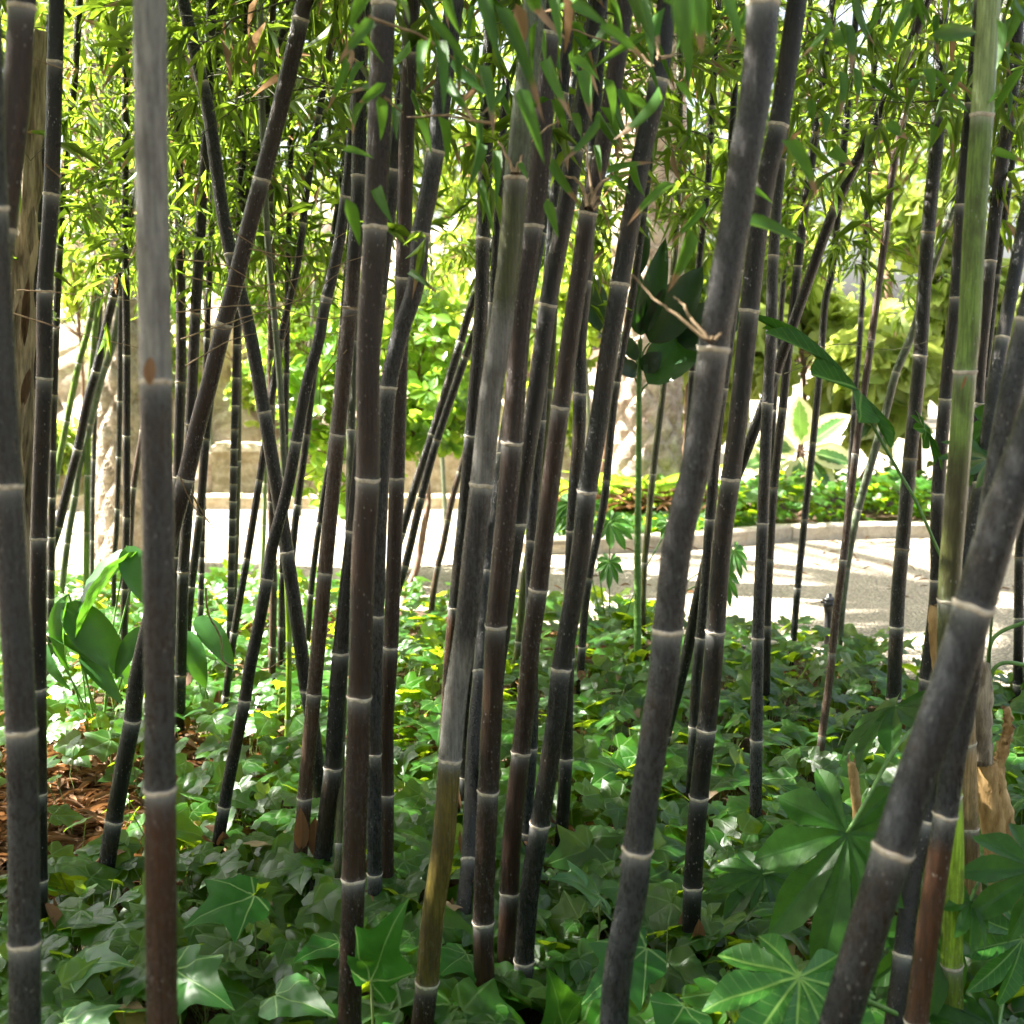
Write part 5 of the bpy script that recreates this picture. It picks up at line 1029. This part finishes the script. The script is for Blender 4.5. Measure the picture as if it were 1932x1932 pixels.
def fatsia2():
    b0 = np.array([P(1150, 1180, 5.0)[0], 5.0, 0]); root = empty('fatsia', b0, 'young fatsia with small lobed leaves behind the speckled leaning culm', 'shrub')
    for c, t, wd_, k in [((1150, 985), (1180, 1030), 90, 0), ((1150, 1060), (1150, 1105), 64, 1), ((1110, 950), (1060, 990), 80, 2), ((1075, 950), (1040, 1010), 70, 0), ((1265, 990), (1290, 1030), 70, 1), ((1385, 1040), (1400, 1085), 60, 2), ((1365, 1080), (1380, 1140), 70, 0)]:
        fat_leaf(root, b0, c, t, 5.0, 4.9, wd_, M_FATB, (0, -.8, .6), .7, k, [b0+[0, 0, 0], (b0+P(*c, 5.0))/2+[0, 0, .05]], .003)
fatsia2()
# bigger foreground ivy leaves at the lower edge
def big_ivy():
    b0 = np.array([P(720, 1850, 2.0)[0], 2.0, 0]); root = empty('ivy_plant', b0, 'trails of extra large ivy leaves along the bottom edge of the photo', 'ivy')
    for i, (c, t, wd_, Y, nrm) in enumerate([((700, 1850), (745, 1720), 150, 1.9, (0, -.8, .7)), ((770, 1960), (700, 1990), 150, 1.8, (0, -.4, 1)), ((1060, 1935), (1050, 1850), 130, 1.85, (.1, -.8, .7)), ((1130, 1690), (1060, 1640), 120, 2.3, (0, -.5, 1)), ((1220, 1790), (1100, 1880), 150, 2.1, (-.1, -.7, .8)), ((1290, 1900), (1250, 1960), 160, 1.9, (0, -.6, .9)),
         ((330, 1830), (430, 1890), 150, 1.95, (0, -.7, .8)), ((480, 1690), (350, 1730), 150, 2.2, (0, -.5, 1)), ((520, 1880), (620, 1900), 130, 2.0, (0, -.5, 1)), ((130, 1830), (230, 1800), 130, 2.1, (0, -.5, 1)), ((120, 1930), (220, 1960), 140, 1.8, (0, -.6, .9)), ((640, 1780), (560, 1800), 110, 2.2, (0, -.4, 1)), ((1590, 1560), (1500, 1480), 110, 2.9, (0, -.8, .7)), ((880, 1800), (830, 1830), 110, 2.2, (0, -.5, 1))]):
        pa, pt = P(*c, Y), P(*t, Y-.08); one_leaf('leaf', T_IVY[i % 3], pa, pt, M(wd_*.85, Y), M_IVYB, root, b0, nrm, .3+.5*R.random())
        V, fs = tube(catmull([np.array([pa[0]+R.uniform(-.04, .04), pa[1]+.05, 0]), (pa+[pa[0], pa[1], 0])/2+[0, .02, 0], pa], 4), .0022, 5); new_mesh('leaf_stalk', V, fs, M_PET, root, b0)
big_ivy()

# ------------------------------------------------------------------ stubs, stump, riser
def stub(name, label, pts_, wd_, Y, mat, cat, jag=True):
    C = catmull([P(x, y, Y) for x, y in pts_], 8); C = np.vstack([C, np.array([[C[-1][0], C[-1][1], -.03]])]) if C[-1][2] > 0 else C
    n = len(C); V, fs = tube(C, M(wd_, Y)/2*(1+.05*np.sin(np.arange(n)*2.2)), 14)
    if jag:
        rr = np.random.default_rng(int(pts_[0][0])); V[:14, 2] += rr.uniform(-.012, .03, 14)
    b0 = np.array([C[-1][0], C[-1][1], 0]); o = new_mesh(name, V, fs, mat, None, b0); o.location = b0; return tag(o, label, cat)
stub('bamboo_stub', 'short broken rusty stub sticking out of the ivy near the big leaf', [(1608, 1438), (1612, 1480), (1618, 1530)], 20, 2.8, M_TAN, 'stub')
stub('bamboo_stub', 'cut tan bamboo stub beside the foot of the thick green culm', [(1763, 1165), (1766, 1220), (1775, 1300), (1780, 1400)], 24, 2.25, M_TAN, 'stub')
culm('tan', [(1822, 1290), (1824, 1400), (1828, 1560), (1832, 1650), (1836, 1760)], (32, 38), 2.25, [1400, 1560, 1690], 'tan', 'dead beige culm standing behind the bright green one at lower right', ztop=.50, grp=None, ny=24)
def riser():
    Y = 5.05; b0 = np.array([P(1562, 1190, Y)[0], Y, 0]); root = empty('irrigation_riser', b0, 'black plastic irrigation riser poking out of the ivy at the path edge', 'water pipe')
    zt = P(1562, 1132, Y)[2]; zz_ = np.array([-.02, .10, zt-.06, zt-.03, zt-.028, zt]); V, fs = tube(np.c_[np.full(6, b0[0]), np.full(6, Y), zz_], np.array([.014, .015, .017, .021, .024, .026]), 20); new_mesh('body', V, fs, M_DARKPL, root, b0)
    V, fs = tube(np.c_[np.full(6, b0[0]), np.full(6, Y), zt+np.array([-.001, .004, .012, .013, .026, .028])], np.array([.027, .027, .022, .011, .011, .007]), 20); new_mesh('cap', V, fs, M_DARKPL, root, b0)
    for a in (-1, 1):
        V, fs = tube(np.array([[b0[0]+a*.022, Y-.005, zt-.008], [b0[0]+a*.036, Y-.005, zt-.008]]), .006, 10); new_mesh('lug', V, fs, M_DARKPL, root, b0)
riser()
